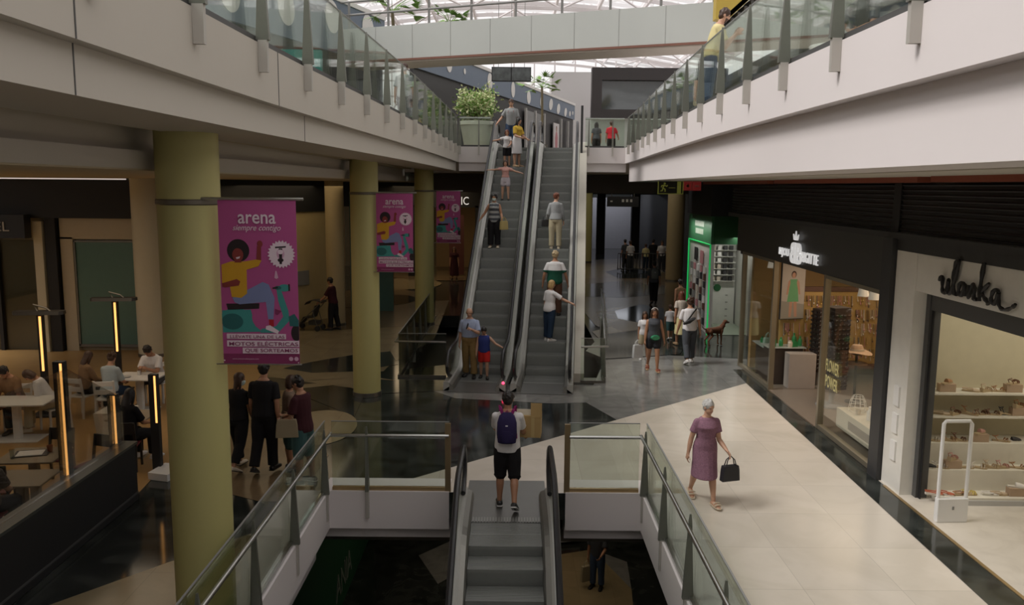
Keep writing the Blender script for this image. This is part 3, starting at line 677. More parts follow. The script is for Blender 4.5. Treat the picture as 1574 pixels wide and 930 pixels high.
# ================================================================== ESCALATORS
def escalator(label, org, yaw, rise, ang, newel_lamp=False, clad=False):
    root = empty('escalator', org, yaw, label, 'escalator')
    tn = math.tan(R(ang)); f0 = 0.75; L = f0 + rise / tn; LT = L + 0.75
    def hz(y): return min(rise, max(0.0, (y - f0) * tn))
    # smooth path used by skirts and handrails
    ys = [-1.0, -0.4, 0.2, f0 - 0.25, f0 - 0.05, f0 + 0.15, f0 + 0.4] + [lerp(f0 + 0.8, L - 0.8, k / 6) for k in range(7)] + [L - 0.4, L - 0.15, L + 0.05, L + 0.25, LT - 0.1, LT + 0.5, LT + 0.9]
    def sm(y): return sum(hz(y + d) for d in (-0.3, -0.15, 0, 0.15, 0.3)) / 5
    # steps
    mm = MB(); w = 0.5
    prof = [(-0.2, 0.0), (0.2, 0.0), (0.2, -0.05), (-0.14, -0.12), (-0.15, -0.4), (-0.17, -0.4), (-0.185, -0.2), (-0.2, -0.05)]
    mm.extrude([Vector((-w, y, z)) for y, z in prof], None, (2 * w, 0, 0))
    for k in range(9): mm.box((0, -0.17 + k * 0.0425, 0.002), (2 * w - 0.02, 0.02, 0.006), mi=1)
    sme = mm.mesh('step', [step_metal, mat('step_groove', (0.26, 0.265, 0.25), 0.4, 0.5)])
    y = 0.2
    while y < LT:
        o = bpy.data.objects.new('step', sme); C.objects.link(o); o.parent = root
        o.location = (0, y, hz(y)); y += 0.4
    for ya, yb, z, nm in ((-1.15, 0.0, 0, 'landing_plate'), (LT - 0.02, LT + 1.72, rise, 'landing_plate')):
        mm = MB(); mm.span(-0.62, 0.62, ya, yb, z - 0.05, z + 0.012); mm.build(nm, mat('landing_metal', (0.20, 0.20, 0.19), 0.35, 0.6), root)
        mm = MB()
        for k in range(24): mm.box((-0.48 + k * 0.0417, yb - 0.09 if z < rise else ya + 0.09, z + 0.016), (0.022, 0.16, 0.012))
        mm.build('comb', mat('comb_metal', (0.30, 0.30, 0.28), 0.4, 0.4), root)
    for sd in (-1, 1):
        mm = MB(); rings = []
        for yy in ys:
            z = sm(yy)
            rings.append([Vector((sd * x, yy, z + dz)) for x, dz in ((0.505, -0.42), (0.505, 0.08), (0.53, 0.14), (0.60, 0.17), (0.60, -0.42))])
        mm.loft(rings); mm.build('skirt', mat('skirt_metal', (0.30, 0.295, 0.27), 0.35, 0.7), root)
        mm = MB(); rings = []
        for yy in ys:
            z = sm(yy)
            rings.append([Vector((sd * x, yy, z + dz)) for x, dz in ((0.60, 0.10), (0.60, 0.19), (0.635, 0.21), (0.735, 0.21), (0.745, 0.19), (0.745, 0.05 - 0.95 * (1 if -0.3 < yy < LT + 0.2 else 0.05)))])
        mm.loft(rings); mm.build('deck', deck_metal, root)
        mm = MB(); rings = []
        yg = [-0.62] + ys[1:-1] + [LT + 0.62]
        mm.loft([[Vector((sd * x, yy, sm(yy) + dz)) for x, dz in ((0.652, 0.2), (0.662, 0.2), (0.662, 0.86), (0.652, 0.86))] for yy in yg]); mm.build('glass_panel', clear_glass, root)
        hp = [Vector((sd * 0.657, yy, zz)) for yy, zz in ((-0.45, 0.25), (-0.7, 0.3), (-0.9, 0.42), (-0.98, 0.58), (-0.93, 0.76), (-0.78, 0.89))]
        hp += [Vector((sd * 0.657, yy, sm(yy) + 0.92)) for yy in ys[1:-1]]
        hp += [Vector((sd * 0.657, yy, rise + zz)) for yy, zz in ((LT + 0.72, 0.90), (LT + 0.9, 0.80), (LT + 1.0, 0.62), (LT + 0.95, 0.45), (LT + 0.75, 0.3), (LT + 0.5, 0.25))]
        mm = MB(); mm.ribbon(hp, 0.085, 0.05, up=(sd, 0.0, 0.02)) if False else mm.tube(hp, 0.042, 8); mm.build('handrail', black_rubber, root, True)
        mm = MB(); mm.tube([p - Vector((0, 0, 0.05)) for p in hp[6:-6]], 0.022, 6); mm.build('handrail_guide', dark_steel, root, True)
        if clad and sd == 1:
            mm = MB(); mm.loft([[Vector((x, yy, sm(yy) + dz)) for x, dz in ((0.75, 0.22), (1.0, 0.22), (1.0, -1.0 if yy > 0 else 0.0), (0.75, -1.0 if yy > 0 else 0.0))] for yy in ys[2:-3]]); mm.build('cladding', cream_panel, root)
        if newel_lamp and sd == 1:
            mm = MB(); mm.ball((sd * 0.69, -1.0, 0.22), 0.035, 8); tag(mm.build('signal_lamp', mat('red_lamp', (1.0, 0.05, 0.12), 0.4, emit=3.0), root), 'small lit red lamp')
    mm = MB(); mm.loft([[Vector((x, yy, sm(yy) + dz)) for x, dz in ((-0.6, -0.45), (0.6, -0.45), (0.6, -0.95), (-0.6, -0.95))] for yy in ys[2:-2]]); mm.build('underside', mid_grey, root)
    return root, hz, yaw, Vector(org)
RY = R(-4.7)
escR = escalator('right-hand of the two upper escalators, carrying people up past the tall dark post', (0.80, 20.25, 0.0), RY, 6.2, 35, clad=True)
escL = escalator('left-hand of the two upper escalators, bringing people down beside the pink banners', (-0.80, 20.35, 0.0), RY, 6.2, 35, True)
escD = escalator('lower escalator climbing out of the stairwell to the man with the purple backpack', (-0.06, 11.55 - 1.5 - 5.6 / math.tan(R(30)), -5.6), 0.0, 5.6, 30)
def on_esc(esc, x, y):
    """world point on an escalator's steps: x across, y along its local axis"""
    root, hz, yaw, o = esc
    y = 0.2 + 0.4 * round((y - 0.2) / 0.4)
    c, s = math.cos(yaw), math.sin(yaw)
    return Vector((o.x + x * c - y * s, o.y + x * s + y * c, o.z + hz(y) + 0.006))
# tall post and wall strip at the head of the right escalator
t = tag(None or (lambda mm: mm.span(2.315, 2.39, YF - 0.3, YF - 0.2, 5.2, 7.6) and mm.build('tall_post', charcoal))(MB()), 'tall slim dark post rising beside the head of the right upper escalator', 'post')
m = MB(); m.loft([[Vector((1.60 + math.sin(-RY) * y, 20.4 + y, z)) for z in (0.0, max(0.02, min(6.2, (y - 0.75) * math.tan(R(35)))) + 0.35)] for y in (0.0, 0.75, 9.0)], cap=False, closed=False)
# ================================================================== BANNERS
pink = mat('banner_pink', srgb(174, 78, 134), 0.7, var=0.03)
plum = mat('banner_plum', srgb(130, 44, 90), 0.7)
b_white = mat('print_white', srgb(225, 205, 215), 0.7)
b_pale = mat('print_pale_pink', srgb(205, 160, 185), 0.7)
b_dark = mat('print_black', srgb(35, 22, 24), 0.7)
b_skin = mat('print_brown', srgb(130, 50, 45), 0.7)
b_yel = mat('print_yellow', srgb(200, 150, 30), 0.7)
b_blue = mat('print_denim', srgb(120, 130, 170), 0.7)
b_teal = mat('print_teal', srgb(60, 140, 135), 0.7)
b_teal2 = mat('print_dark_teal', srgb(35, 95, 95), 0.7)
b_red = mat('print_red', srgb(165, 20, 35), 0.7)
BM = [pink, plum, b_white, b_pale, b_dark, b_skin, b_yel, b_blue, b_teal, b_teal2, b_red]
def make_banner():
    root = empty('banner'); BW, BH = 0.83, 1.78
    mm = MB(); mm.span(0, BW, -0.002, 0.002, -BH, 0); lay = [0.0024]
    def P(pts, mi):
        lay[0] += 0.00025
        mm.poly([(((min(446, max(58, x)) - 58) / 388) * BW, -lay[0], -((y - 47) / 843) * BH) for x, y in pts], mi)
    def E(cx, cy, rx, ry, mi, a0=0, a1=360):
        P([(cx + rx * math.cos(R(lerp(a0, a1, k / 24))), cy + ry * math.sin(R(lerp(a0, a1, k / 24)))) for k in range(24 if a1 - a0 == 360 else 25)], mi)
    P([(58, 835), (446, 835), (446, 888), (58, 888)], 1)
    E(152, 303, 56, 58, 4)
    E(130, 660, 88, 62, 8, 180, 360); P([(60, 610), (205, 605), (225, 690), (260, 720), (60, 725)], 8); E(110, 668, 55, 42, 9)
    E(268, 645, 58, 62, 0)
    P([(338, 500), (362, 505), (395, 610), (400, 660), (340, 725), (250, 725), (255, 705), (330, 690), (368, 640), (345, 560)], 8)
    E(432, 725, 26, 42, 4); P([(395, 640), (425, 625), (446, 660), (446, 690), (400, 690)], 9)
    E(378, 492, 30, 19, 8); E(345, 492, 18, 10, 9); P([(318, 490), (345, 486), (346, 494), (318, 498)], 4); P([(398, 472), (406, 472), (406, 508), (398, 508)], 4)
    P([(82, 575), (250, 572), (248, 600), (90, 607)], 4)
    P([(115, 545), (270, 462), (300, 475), (328, 545), (318, 655), (292, 655), (283, 565), (150, 578), (125, 568)], 7)
    P([(295, 655), (320, 655), (320, 692), (296, 688)], 10); P([(280, 690), (300, 685), (345, 715), (338, 730), (278, 706)], 2); P([(328, 600), (362, 612), (340, 632), (328, 628)], 1)
    E(262, 268, 14, 17, 5); P([(248, 280), (268, 280), (266, 352), (242, 352)], 5)
    P([(66, 375), (115, 358), (180, 358), (238, 348), (268, 352), (252, 382), (192, 400), (190, 522), (160, 545), (112, 540), (104, 480), (66, 470)], 6)
    P([(66, 470), (140, 448), (158, 460), (150, 482), (80, 492), (66, 488)], 5)
    E(150, 325, 28, 34, 5); P([(135, 345), (165, 345), (168, 364), (132, 364)], 5)
    P([(140, 338), (162, 332), (158, 343), (144, 346)], 2)
    st = []
    for k in range(48):
        r = 70 if k % 2 else 59; st.append((368 + r * math.cos(2 * PI * k / 48), 320 + r * 1.03 * math.sin(2 * PI * k / 48)))
    P(st, 2)
    E(364, 318, 20, 26, 3); P([(338, 282), (392, 278), (392, 286), (338, 290)], 4); P([(356, 290), (374, 290), (370, 370), (358, 370)], 4); E(364, 308, 14, 12, 2); E(364, 350, 15, 10, 4)
    P([(336, 405), (342, 405), (350, 440), (340, 446), (330, 440)], 3)
    P([(80, 730), (380, 730), (380, 757), (80, 757)], 2); P([(80, 765), (446, 765), (446, 797), (80, 797)], 2); P([(158, 803), (446, 803), (446, 833), (158, 833)], 2)
    E(403, 860, 11, 11, 3); E(430, 860, 11, 11, 3); E(64, 870, 4, 4, 2); E(440, 880, 3, 3, 2)
    mm.build('printed_fabric', BM, root)
    mm = MB()
    def T(body, cx, cy, w, h, mi, shear=0, bold=0.0):
        me = text_mesh(body, 1.0, 0.001, shear, 1.0, bold)
        xs = [v.co.x for v in me.vertices]; zs = [v.co.y for v in me.vertices]
        sx = (w / 388 * BW) / (max(xs) - min(xs)); sy = (h / 843 * BH) / (max(zs) - min(zs))
        M = Matrix.Translation((((cx - 58) / 388) * BW, -lay[0] - 0.003, -((cy - 47) / 843) * BH)) @ Matrix.Rotation(PI / 2, 4, 'X') @ Matrix.Diagonal((sx, sy, 1, 1)) @ Matrix.Translation((-(max(xs) + min(xs)) / 2, -(max(zs) + min(zs)) / 2, 0))
        mm.join(me, M, mi)
    T('arena', 252, 143, 188, 48, 2, 0, 0.012)
    T('siempre contigo', 250, 192, 240, 36, 2, 0.35)
    T('LLÉVATE UNA DE LAS', 235, 743, 275, 20, 1); T('MOTOS ELÉCTRICAS', 266, 780, 350, 25, 1, 0, 0.006); T('QUE SORTEAMOS', 305, 818, 268, 22, 1, 0, 0.004)
    T('www.arenamultiespacio.com', 172, 862, 134, 10, 3)
    tag(mm.build('lettering', BM, root), kind='stuff')
    mm = MB(); mm.tube([(-0.18, 0.0, 0.01), (BW + 0.08, 0.0, 0.01)], 0.017, 10); mm.build('rod', steel, root, True)
    mm = MB(); mm.tube([(-0.08, 0.0, -BH), (BW + 0.02, 0.0, -BH)], 0.008, 8); mm.build('lower_rod', steel, root, True)
    return root
bn0 = make_banner()
for i, (p, lb) in enumerate(((-3.0, 'nearest and largest pink scooter banner, on the big near column'), (-3.08, 'middle pink scooter banner, hung from the second column'), (-2.72, 'farthest and smallest pink scooter banner, on the third column beside the escalator'))):
    o = bn0 if i == 0 else copy_tree(bn0)
    o.scale = [(.955,) * 3, (.99,) * 3, (1,) * 3][i]
    place(o, [(-2.995, 8.50, 4.69), (-3.05, 18.68, 4.67), (-2.64, 28.9, 4.66)][i], 0, lb, 'pink banners on the columns'); o['category'] = 'banner'

# ================================================================== SIGNS
def mesh_text_on(root, name, body, mt, origin, xd, yd, w, h, depth=0.01, shear=0, bold=0.0, spacing=1.0):
    me = text_mesh(body, 1.0, 0.5, shear, spacing, bold)
    xs = [v.co.x for v in me.vertices]; ys_ = [v.co.y for v in me.vertices]
    M = frame3(origin, xd, yd) @ Matrix.Diagonal((w / (max(xs) - min(xs)), h / (max(ys_) - min(ys_)), depth, 1)) @ Matrix.Translation((-(max(xs) + min(xs)) / 2, -(max(ys_) + min(ys_)) / 2, 0))
    mm = MB(); mm.join(me, M, 0)
    bm = mm.bm; bm.verts.ensure_lookup_table(); seen = set(); isl = []
    for v in bm.verts:
        if v in seen: continue
        st = [v]; seen.add(v); g = []
        while st:
            a = st.pop(); g.append(a)
            for e in a.link_edges:
                b = e.other_vert(a)
                if b not in seen: seen.add(b); st.append(b)
        isl.append(set(g))
    for g in isl:
        m2 = MB(); mp = {v: m2.bm.verts.new(v.co) for v in g}
        for f in bm.faces:
            if f.verts[0] in g: m2.face([mp[v] for v in f.verts])
        m2.build('letter', mt, root)
    bm.free()
white_lit = mat('sign_white', (0.85, 0.85, 0.85), 0.5, emit=0.45)
A_ = (0, -1, 0); Zu = (0, 0, 1)          # text on the right-hand shop fronts runs towards the camera
# jewellery shop lettering
js = empty('shop_sign', (6.25, 18.2, 3.44), 0, 'white lit BIJOU BRIGITTE lettering with crown over the jewellery shop', 'sign')
SX = -0.03
mesh_text_on(js, 'lettering', 'BIJOU', white_lit, (SX, 0.86, -0.05), A_, Zu, 0.68, 0.22, 0.03)
mesh_text_on(js, 'lettering', 'RIGITTE', white_lit, (SX, -0.80, -0.04), A_, Zu, 0.98, 0.22, 0.03)
mesh_text_on(js, 'lettering', 'B', white_lit, (SX, -0.14, 0), A_, Zu, 0.33, 0.46, 0.03, 0, 0.03)
mesh_text_on(js, 'lettering', 'B', white_lit, (SX, 0.26, 0), (0, 1, 0), Zu, 0.33, 0.46, 0.03, 0, 0.03)
mm = MB()
for dy, h in ((-0.14, 0.13), (0.0, 0.2), (0.14, 0.13)):
    mm.extrude([Vector((SX, 0.06 + dy * 0.5 - 0.05, 0.29)), Vector((SX, 0.06 + dy * 0.5 + 0.05, 0.29)), Vector((SX, 0.06 + dy * 1.2, 0.29 + h))], None, (-0.03, 0, 0))
mm.build('crown', white_lit, js)
# shoe shop script sign, drawn as brush strokes
us = empty('shop_sign', (6.22, 11.12, 3.53), 0, 'black brush-script ulanka sign standing off the white portal', 'sign')
def stroke(pts, r):
    mm = MB(); r = r * .8
    q = []
    P = [Vector((0, -x * .88, z * .86)) for x, z in pts]
    for i in range(len(P) - 1):
        a, b, c, d = P[max(i - 1, 0)], P[i], P[i + 1], P[min(i + 2, len(P) - 1)]
        for k in range(4):
            t = k / 4; q.append(0.5 * ((2 * b) + (c - a) * t + (2 * a - 5 * b + 4 * c - d) * t * t + (3 * b - a - 3 * c + d) * t ** 3))
    q.append(P[-1]); n = len(q)
    mm.tube(q, [r * (0.75 + 0.45 * math.sin(k * 0.9) ** 2) for k in range(n)], 7)
    return mm
sc = 1.0
for pts, r in (([(-1.02, 0.02), (-0.93, 0.1), (-0.9, -0.12), (-0.8, -0.16), (-0.72, 0.06), (-0.72, -0.14), (-0.62, -0.1), (-0.46, 0.33), (-0.52, 0.40), (-0.58, 0.2), (-0.54, -0.12), (-0.46, -0.14)], 0.034),
               ([(-0.24, 0.03), (-0.36, 0.06), (-0.40, -0.1), (-0.32, -0.14), (-0.23, 0.03), (-0.22, -0.14)], 0.034),
               ([(-0.12, 0.05), (-0.11, -0.15), (-0.02, 0.06), (0.04, 0.02), (0.05, -0.15), (0.12, -0.14)], 0.034),
               ([(0.24, 0.44), (0.2, 0.1), (0.19, -0.16)], 0.036), ([(0.42, 0.14), (0.24, -0.02), (0.34, -0.10), (0.44, -0.17)], 0.034),
               ([(0.68, 0.05), (0.56, 0.06), (0.50, -0.08), (0.58, -0.15), (0.68, 0.03), (0.70, -0.14), (0.84, -0.2), (1.02, -0.14), (1.1, -0.08)], 0.032)):
    o = stroke(pts, r).build('letter_stroke', mat('sign_black', (0.012, 0.011, 0.01), 0.5), us, True); o.location = (-0.025, 0, 0)
# left clothes shop lettering
efb = empty('shop_sign', (-13.7, 23.5, 3.62), 0, 'dark shop sign box with grey letters EFIEL at the far left', 'sign')
mm = MB(); mm.span(-3.2, 0.15, -0.35, -0.02, -0.33, 0.33); mm.build('sign_box', mat('navy_black', (0.016, 0.018, 0.022), 0.5), efb)
mesh_text_on(efb, 'lettering', 'EFIEL', mat('sign_grey', (0.42, 0.41, 0.39), 0.5), (-0.72, -0.37, 0), (1, 0, 0), Zu, 0.92, 0.26, 0.02)
# far shop lettering on the left
fs = empty('shop_sign', (-2.72, 44.6, 4.05), 0, 'small white letters DIC over the amber shop behind the third banner', 'sign')
mesh_text_on(fs, 'lettering', 'DIC', white_lit, (0, 0, 0), (1, 0, 0), Zu, 0.75, 0.42, 0.03)
# emergency and fire signs hanging under the right upper floor
ex = empty('exit_sign', (4.87, 26, 4.85), 0, 'hanging dark exit sign with yellow-green frame and running figure', 'sign')
lime = mat('exit_lime', (0.40, 0.42, 0.08), 0.5, emit=0.08)
mm = MB(); mm.span(-0.38, 0.38, -0.03, 0.03, -0.2, 0.2); mm.build('board', mat('exit_black', (0.02, 0.022, 0.012), 0.5), ex)
mm = MB()
for a in ((-0.39, 0.39, 0.185, 0.205), (-0.39, 0.39, -0.205, -0.185), (-0.39, -0.37, -0.2, 0.2), (0.37, 0.39, -0.2, 0.2)): mm.span(a[0], a[1], -0.036, 0.03, a[2], a[3])
mm.span(0.2, 0.32, -0.036, -0.03, -0.18, 0.18); mm.build('frame', lime, ex)
mm = MB(); mm.ball((-0.19, -0.04, 0.12), 0.032, 8)
for pts in ([(-0.2, 0.08), (-0.24, -0.02)], [(-0.2, 0.07), (-0.12, 0.03), (-0.10, 0.07)], [(-0.2, 0.07), (-0.28, 0.05), (-0.29, 0.0)], [(-0.24, -0.02), (-0.17, -0.06), (-0.17, -0.13)], [(-0.24, -0.02), (-0.26, -0.1), (-0.31, -0.11)]):
    mm.tube([(x, -0.04, z) for x, z in pts], 0.02, 6)
mm.span(-0.06, 0.14, -0.045, -0.035, -0.02, -0.005); mm.build('running_figure', lime, ex)
mm = MB(); mm.tube([(-0.3, 0, 0.2), (-0.3, 0, 0.46)], 0.008, 6); mm.tube([(0.3, 0, 0.2), (0.3, 0, 0.46)], 0.008, 6); mm.build('hanger', dark_steel, ex)
fr = empty('fire_sign', (5.54, 26, 4.90), 0, 'hanging pair of red fire-alarm pictogram panels beside the exit sign', 'sign')
red_lit = mat('fire_red', (0.42, 0.03, 0.03), 0.5, emit=0.12)
for dx in (-0.14, 0.14):
    mm = MB(); mm.span(dx - 0.13, dx + 0.13, -0.02, 0.02, -0.14, 0.14); mm.build('panel', red_lit, fr)
    mm = MB()
    for a in ((-0.115, 0.115, 0.1, 0.115), (-0.115, 0.115, -0.115, -0.1), (-0.115, -0.1, -0.11, 0.11), (0.1, 0.115, -0.11, 0.11)): mm.span(dx + a[0], dx + a[1], -0.026, -0.02, a[2], a[3])
    if dx < 0: mm.lathe([(0.055, -0.004), (0.055, 0.004), (0.03, 0.004), (0.03, -0.004)], (0, 0, 0), 14)
    else: mm.prism([(dx - 0.07, -0.024), (dx + 0.07, -0.024), (dx + 0.05, -0.022), (dx - 0.05, -0.022)], -0.04, 0.03)
    if dx < 0:
        for v in mm.bm.verts:
            if abs(v.co.x) < 0.06 and abs(v.co.y) < 0.06 and abs(v.co.z) < 0.006: v.co = Vector((v.co.x + dx, -0.024 + v.co.z, v.co.y))
    mm.build('pictogram', mat('fire_pink', (0.62, 0.22, 0.2), 0.5), fr)
mm = MB(); mm.tube([(0, 0, 0.14), (0, 0, 0.42)], 0.008, 6); mm.build('hanger', dark_steel, fr)
hs = empty('direction_sign', (5.9, 45, 4.07), 0, 'black hanging direction sign with small white pictograms over the right aisle', 'sign')
mm = MB(); mm.span(-0.85, 0.85, -0.05, 0.05, -0.27, 0.27); mm.build('board', black_paint, hs)
mm = MB()
for x in (-0.62, 0.0, 0.22, 0.44): mm.span(x - 0.06, x + 0.06, -0.06, -0.05, -0.02, 0.13 if x > -0.5 else 0.05)
mm.build('pictogram', light_grey, hs)
mm = MB(); mm.tube([(-0.6, 0, 0.27), (-0.6, 0, 1.2)], 0.02, 6); mm.tube([(0.6, 0, 0.27), (0.6, 0, 1.2)], 0.02, 6); mm.build('hanger', dark_steel, hs)
sc_ = empty('hanging_screen', (-0.1, 33, 9.11), 0, 'black hanging screen with a faint grey picture, above the planter and under the footbridge', 'screen')
mm = MB(); mm.span(-0.76, 0.76, -0.06, 0.06, -0.27, 0.27); mm.build('casing', black_paint, sc_)
mm = MB(); mm.span(-0.73, -0.02, -0.066, -0.06, -0.24, 0.24); mm.span(0.02, 0.73, -0.066, -0.06, -0.24, 0.24); mm.build('display', mat('screen_picture', (0.09, 0.10, 0.10), 0.3, var=0.9, scale=5), sc_)
mm = MB()
for x in (-0.5, 0.0, 0.5): mm.tube([(x, 0, 0.27), (x, 0, 7.9)], 0.012, 6)
mm.build('cable', mid_grey, sc_)

# ================================================================== PLANTERS AND PALMS
leaf_a = mat('leaf_pale', (0.62, 0.66, 0.36), 0.6, var=0.25, scale=3)
leaf_b = mat('leaf_green', (0.20, 0.36, 0.08), 0.6, var=0.3, scale=3)
def leaf(mm, c, d, l, w, mi, rn):
    d = Vector(d).normalized(); u = d.cross(Vector((rn.uniform(-1, 1), rn.uniform(-1, 1), rn.uniform(-0.2, 1)))).normalized()
    c = Vector(c); n = u.cross(d)
    mm.poly([c, c + d * l * 0.5 + u * w / 2 + n * l * .05, c + d * l, c + d * l * 0.5 - u * w / 2 + n * l * .05], mi)
def planter(loc, label, r, h, ch, cr, nleaf, seed, pot=None, mats=(leaf_a, leaf_b), pale=0.6):
    rn = random.Random(seed); root = empty('potted_shrub', loc, 0, label, 'planter')
    mm = MB(); mm.lathe([(r * 0.72, 0), (r * 0.95, h * 0.82), (r * 0.97, h * 0.84), (r, h * 0.86), (r, h), (r * 0.92, h), (r * 0.9, h * 0.9)], n=32); mm.build('pot', pot or mat('pot_cream', (0.80, 0.81, 0.70), 0.5), root, True)
    mm = MB(); mm.lathe([(0.01, h * 0.90), (r * 0.9, h * 0.92)], n=20); mm.build('soil', mat('soil', (0.05, 0.035, 0.02), 0.9), root)
    mm = MB(); tips = []
    for k in range(26):
        a = rn.uniform(0, 2 * PI); e = rn.uniform(0.15, 1.0); L = ch * rn.uniform(0.55, 1.0)
        tip = Vector((math.cos(a) * cr * (1 - e * .55) , math.sin(a) * cr * (1 - e * .55), h + L * (0.35 + 0.65 * e)))
        b = Vector((math.cos(a) * r * .3, math.sin(a) * r * .3, h * .9)); mid = (b + tip) / 2 + Vector((0, 0, 0.15))
        mm.tube([b, mid, tip], [0.02, 0.013, 0.006], 5); tips.append((b, mid, tip))
    mm.build('stems', mat('stem_brown', (0.16, 0.13, 0.06), 0.8), root)
    mm = MB()
    for k in range(nleaf):
        b, mid, tip = rn.choice(tips); t = rn.random() ** 0.6
        p = (b * (1 - t) ** 2 + mid * 2 * t * (1 - t) + tip * t * t) + Vector((rn.gauss(0, .12), rn.gauss(0, .12), rn.gauss(0, .09))) * (cr / 0.8)
        if p.z < h * .95: p.z = h * .95 + abs(rn.gauss(0, .1))
        leaf(mm, p, (p.x * .6 + rn.gauss(0, .5), p.y * .6 + rn.gauss(0, .5), rn.gauss(0.1, .5)), rn.uniform(.09, .17), rn.uniform(.05, .08), 0 if rn.random() < pale else 1, rn)
    mm.build('foliage', list(mats), root)
    return root
planter((-1.33, 30.75, 6.2), 'variegated bush in a big cream tub at the head of the escalators', 0.62, 0.95, 1.35, 0.88, 2600, 3)
planter((-2.9, 28.0, 6.203), 'low green bush behind the left walkway glass, left of the big cream tub', 0.3, 0.45, 0.75, 0.6, 700, 5, pale=0.25)
def palm(loc, label, h, n, fl_, seed, pot_h=0.5, fan=True):
    rn = random.Random(seed); root = empty('potted_palm', loc, 0, label, 'palm')
    mm = MB(); mm.lathe([(0.22, 0), (0.3, pot_h), (0.26, pot_h)], n=20); mm.build('pot', mat('pot_dark', (0.12, 0.12, 0.11), 0.5), root)
    mm = MB(); mm.tube([(0, 0, pot_h * .8), (0.03, 0.02, (pot_h + h) / 2), (0, 0, h)], [0.07, 0.055, 0.05], 8); mm.build('trunk', mat('palm_trunk', (0.17, 0.14, 0.08), 0.9), root)
    for k in range(n):
        a = 2 * PI * k / n + rn.uniform(-.3, .3); e = rn.uniform(-0.1, 0.9); mm = MB(); L = fl_ * rn.uniform(.8, 1.1)
        d = Vector((math.cos(a) * math.cos(e), math.sin(a) * math.cos(e), math.sin(e)))
        tip = Vector((0, 0, h)) + d * L; q = [Vector((0, 0, h)), Vector((0, 0, h)) + d * L * .5 + Vector((0, 0, .06)), tip]
        mm.tube(q, [0.012, 0.01, 0.006], 5)
        s = Vector((-math.sin(a), math.cos(a), 0))
        for j in range(13):
            t = (j - 6) / 6; dd = (d * (1 - abs(t) * .6) + s * t + Vector((0, 0, -.35 * abs(t)))).normalized()
            w = Vector((0, 0, 1)).cross(dd).normalized() * 0.03; l2 = L * .62
            mm.poly([tip - w * .4, tip + dd * l2 * .5 - w + Vector((0, 0, .02)), tip + dd * l2, tip + dd * l2 * .5 + w, tip + w * .4])
        mm.build('frond', [leaf_b], root)
    return root
palm((1.25, 38.0, 6.2), 'fan palm showing over the spotted blue wall', 3.0, 13, 0.7, 8)
palm((-3.9, 27.6, 8.8), 'green palm standing on the left end of the footbridge', 1.5, 14, 0.75, 12)
palm((-2.0, 26.75, 8.8), 'smaller dark palm on the footbridge, beside the greener one', 1.0, 12, 0.5, 13)

# ================================================================== RESTAURANT
led = mat('led_warm', (1.0, 0.47, 0.13), 0.5, emit=1.5)
pw = empty('partition', (-5.9, 9.0, 0), 0, 'low black partition with dark glass fencing the restaurant terrace', 'partition')
mm = MB(); mm.span(-0.06, 0.14, -3.0, 3.35, 0, 0.88); mm.build('base', black_paint, pw)
mm = MB(); mm.span(-0.1, 0.16, -3.0, 3.38, 0.88, 0.92); mm.build('ledge', mat('ledge_green', (0.05, 0.055, 0.045), 0.3), pw)
mm = MB(); mm.loft([[Vector((x, y, z)) for x, z in ((-0.01, 0.92), (0.01, 0.92), (0.01, zt), (-0.01, zt))] for y, zt in ((-3.0, 2.4), (1.8, 2.4), (3.3, 1.62))]); mm.build('glass_panel', glass('smoked_glass', (0.86, 0.86, 0.84), 0.03, 0.03, 0.35), pw)
mm = MB(); mm.span(-0.02, 0.15, -3.0, 3.35, 0.1, 0.13); mm.build('kick_strip', dark_grey, pw)
def led_post(loc, h, z0, label, yaw=0):
    root = empty('lamp_post', loc, yaw, label, 'lamp'); root['group'] = 'strip lamps of the terrace'
    mm = MB(); mm.span(-0.09, 0.05, -0.05, 0.05, 0, h); mm.build('post', black_paint, root)
    mm = MB(); mm.span(0.004, 0.034, -0.058, -0.05, z0, h - 0.02); tag(mm.build('light_strip', led, root), 'glowing orange light strip')
    return root
led_post((-6.02, 9.2, 0), 2.5, 0.9, 'lit strip-lamp post at the left edge of the photo, on the black partition')
led_post((-6.02, 10.9, 0), 2.48, 0.9, 'tall lit strip-lamp post in the middle of the black partition')
led_post((-6.02, 12.3, 0), 1.68, 0.9, 'short lit strip-lamp post at the end of the black partition')
led_post((-5.94, 13.55, 0), 1.70, 0.88, 'short lit strip-lamp post alone beyond the partition, beside the big column')
def heater(loc, yaw, label):
    root = empty('terrace_heater', loc, yaw, label, 'heater')
    mm = MB(); mm.span(-0.06, 0.06, -0.05, 0.05, 0.02, 2.14); mm.build('post', black_paint, root)
    mm = MB(); mm.span(-0.25, 0.25, -0.25, 0.25, 0, 0.03); mm.build('foot', black_paint, root)
    mm = MB(); mm.span(-0.015, 0.03, -0.06, -0.05, 0.95, 2.1); mm.build('light_strip', led, root)
    mm = MB(); mm.loft([[Vector((x, y, z)) for y, z in ((-0.16 * k, 2.14), (0.16 * k, 2.14), (0.13 * k, 2.21), (-0.13 * k, 2.21))] for x, k in ((-0.52, 0.4), (-0.46, 1), (0.42, 1), (0.48, 0.5))]); mm.build('heater_head', mat('heater_grey', (0.05, 0.048, 0.045), 0.4, 0.5), root)
    mm = MB(); mm.tube([(-0.05, 0, 2.2), (-0.12, 0, 2.34), (0.12, 0, 2.27), (0.2, 0, 2.2)], 0.02, 6); mm.build('bracket', dark_steel, root)
    return root
heater((-9.75, 17.0, 0.006), 0.12, 'terrace heater with flat head and glowing strip, the left one of two')
heater((-9.2, 19.1, 0.006), 0.12, 'terrace heater with flat head and glowing strip before the teal blind')
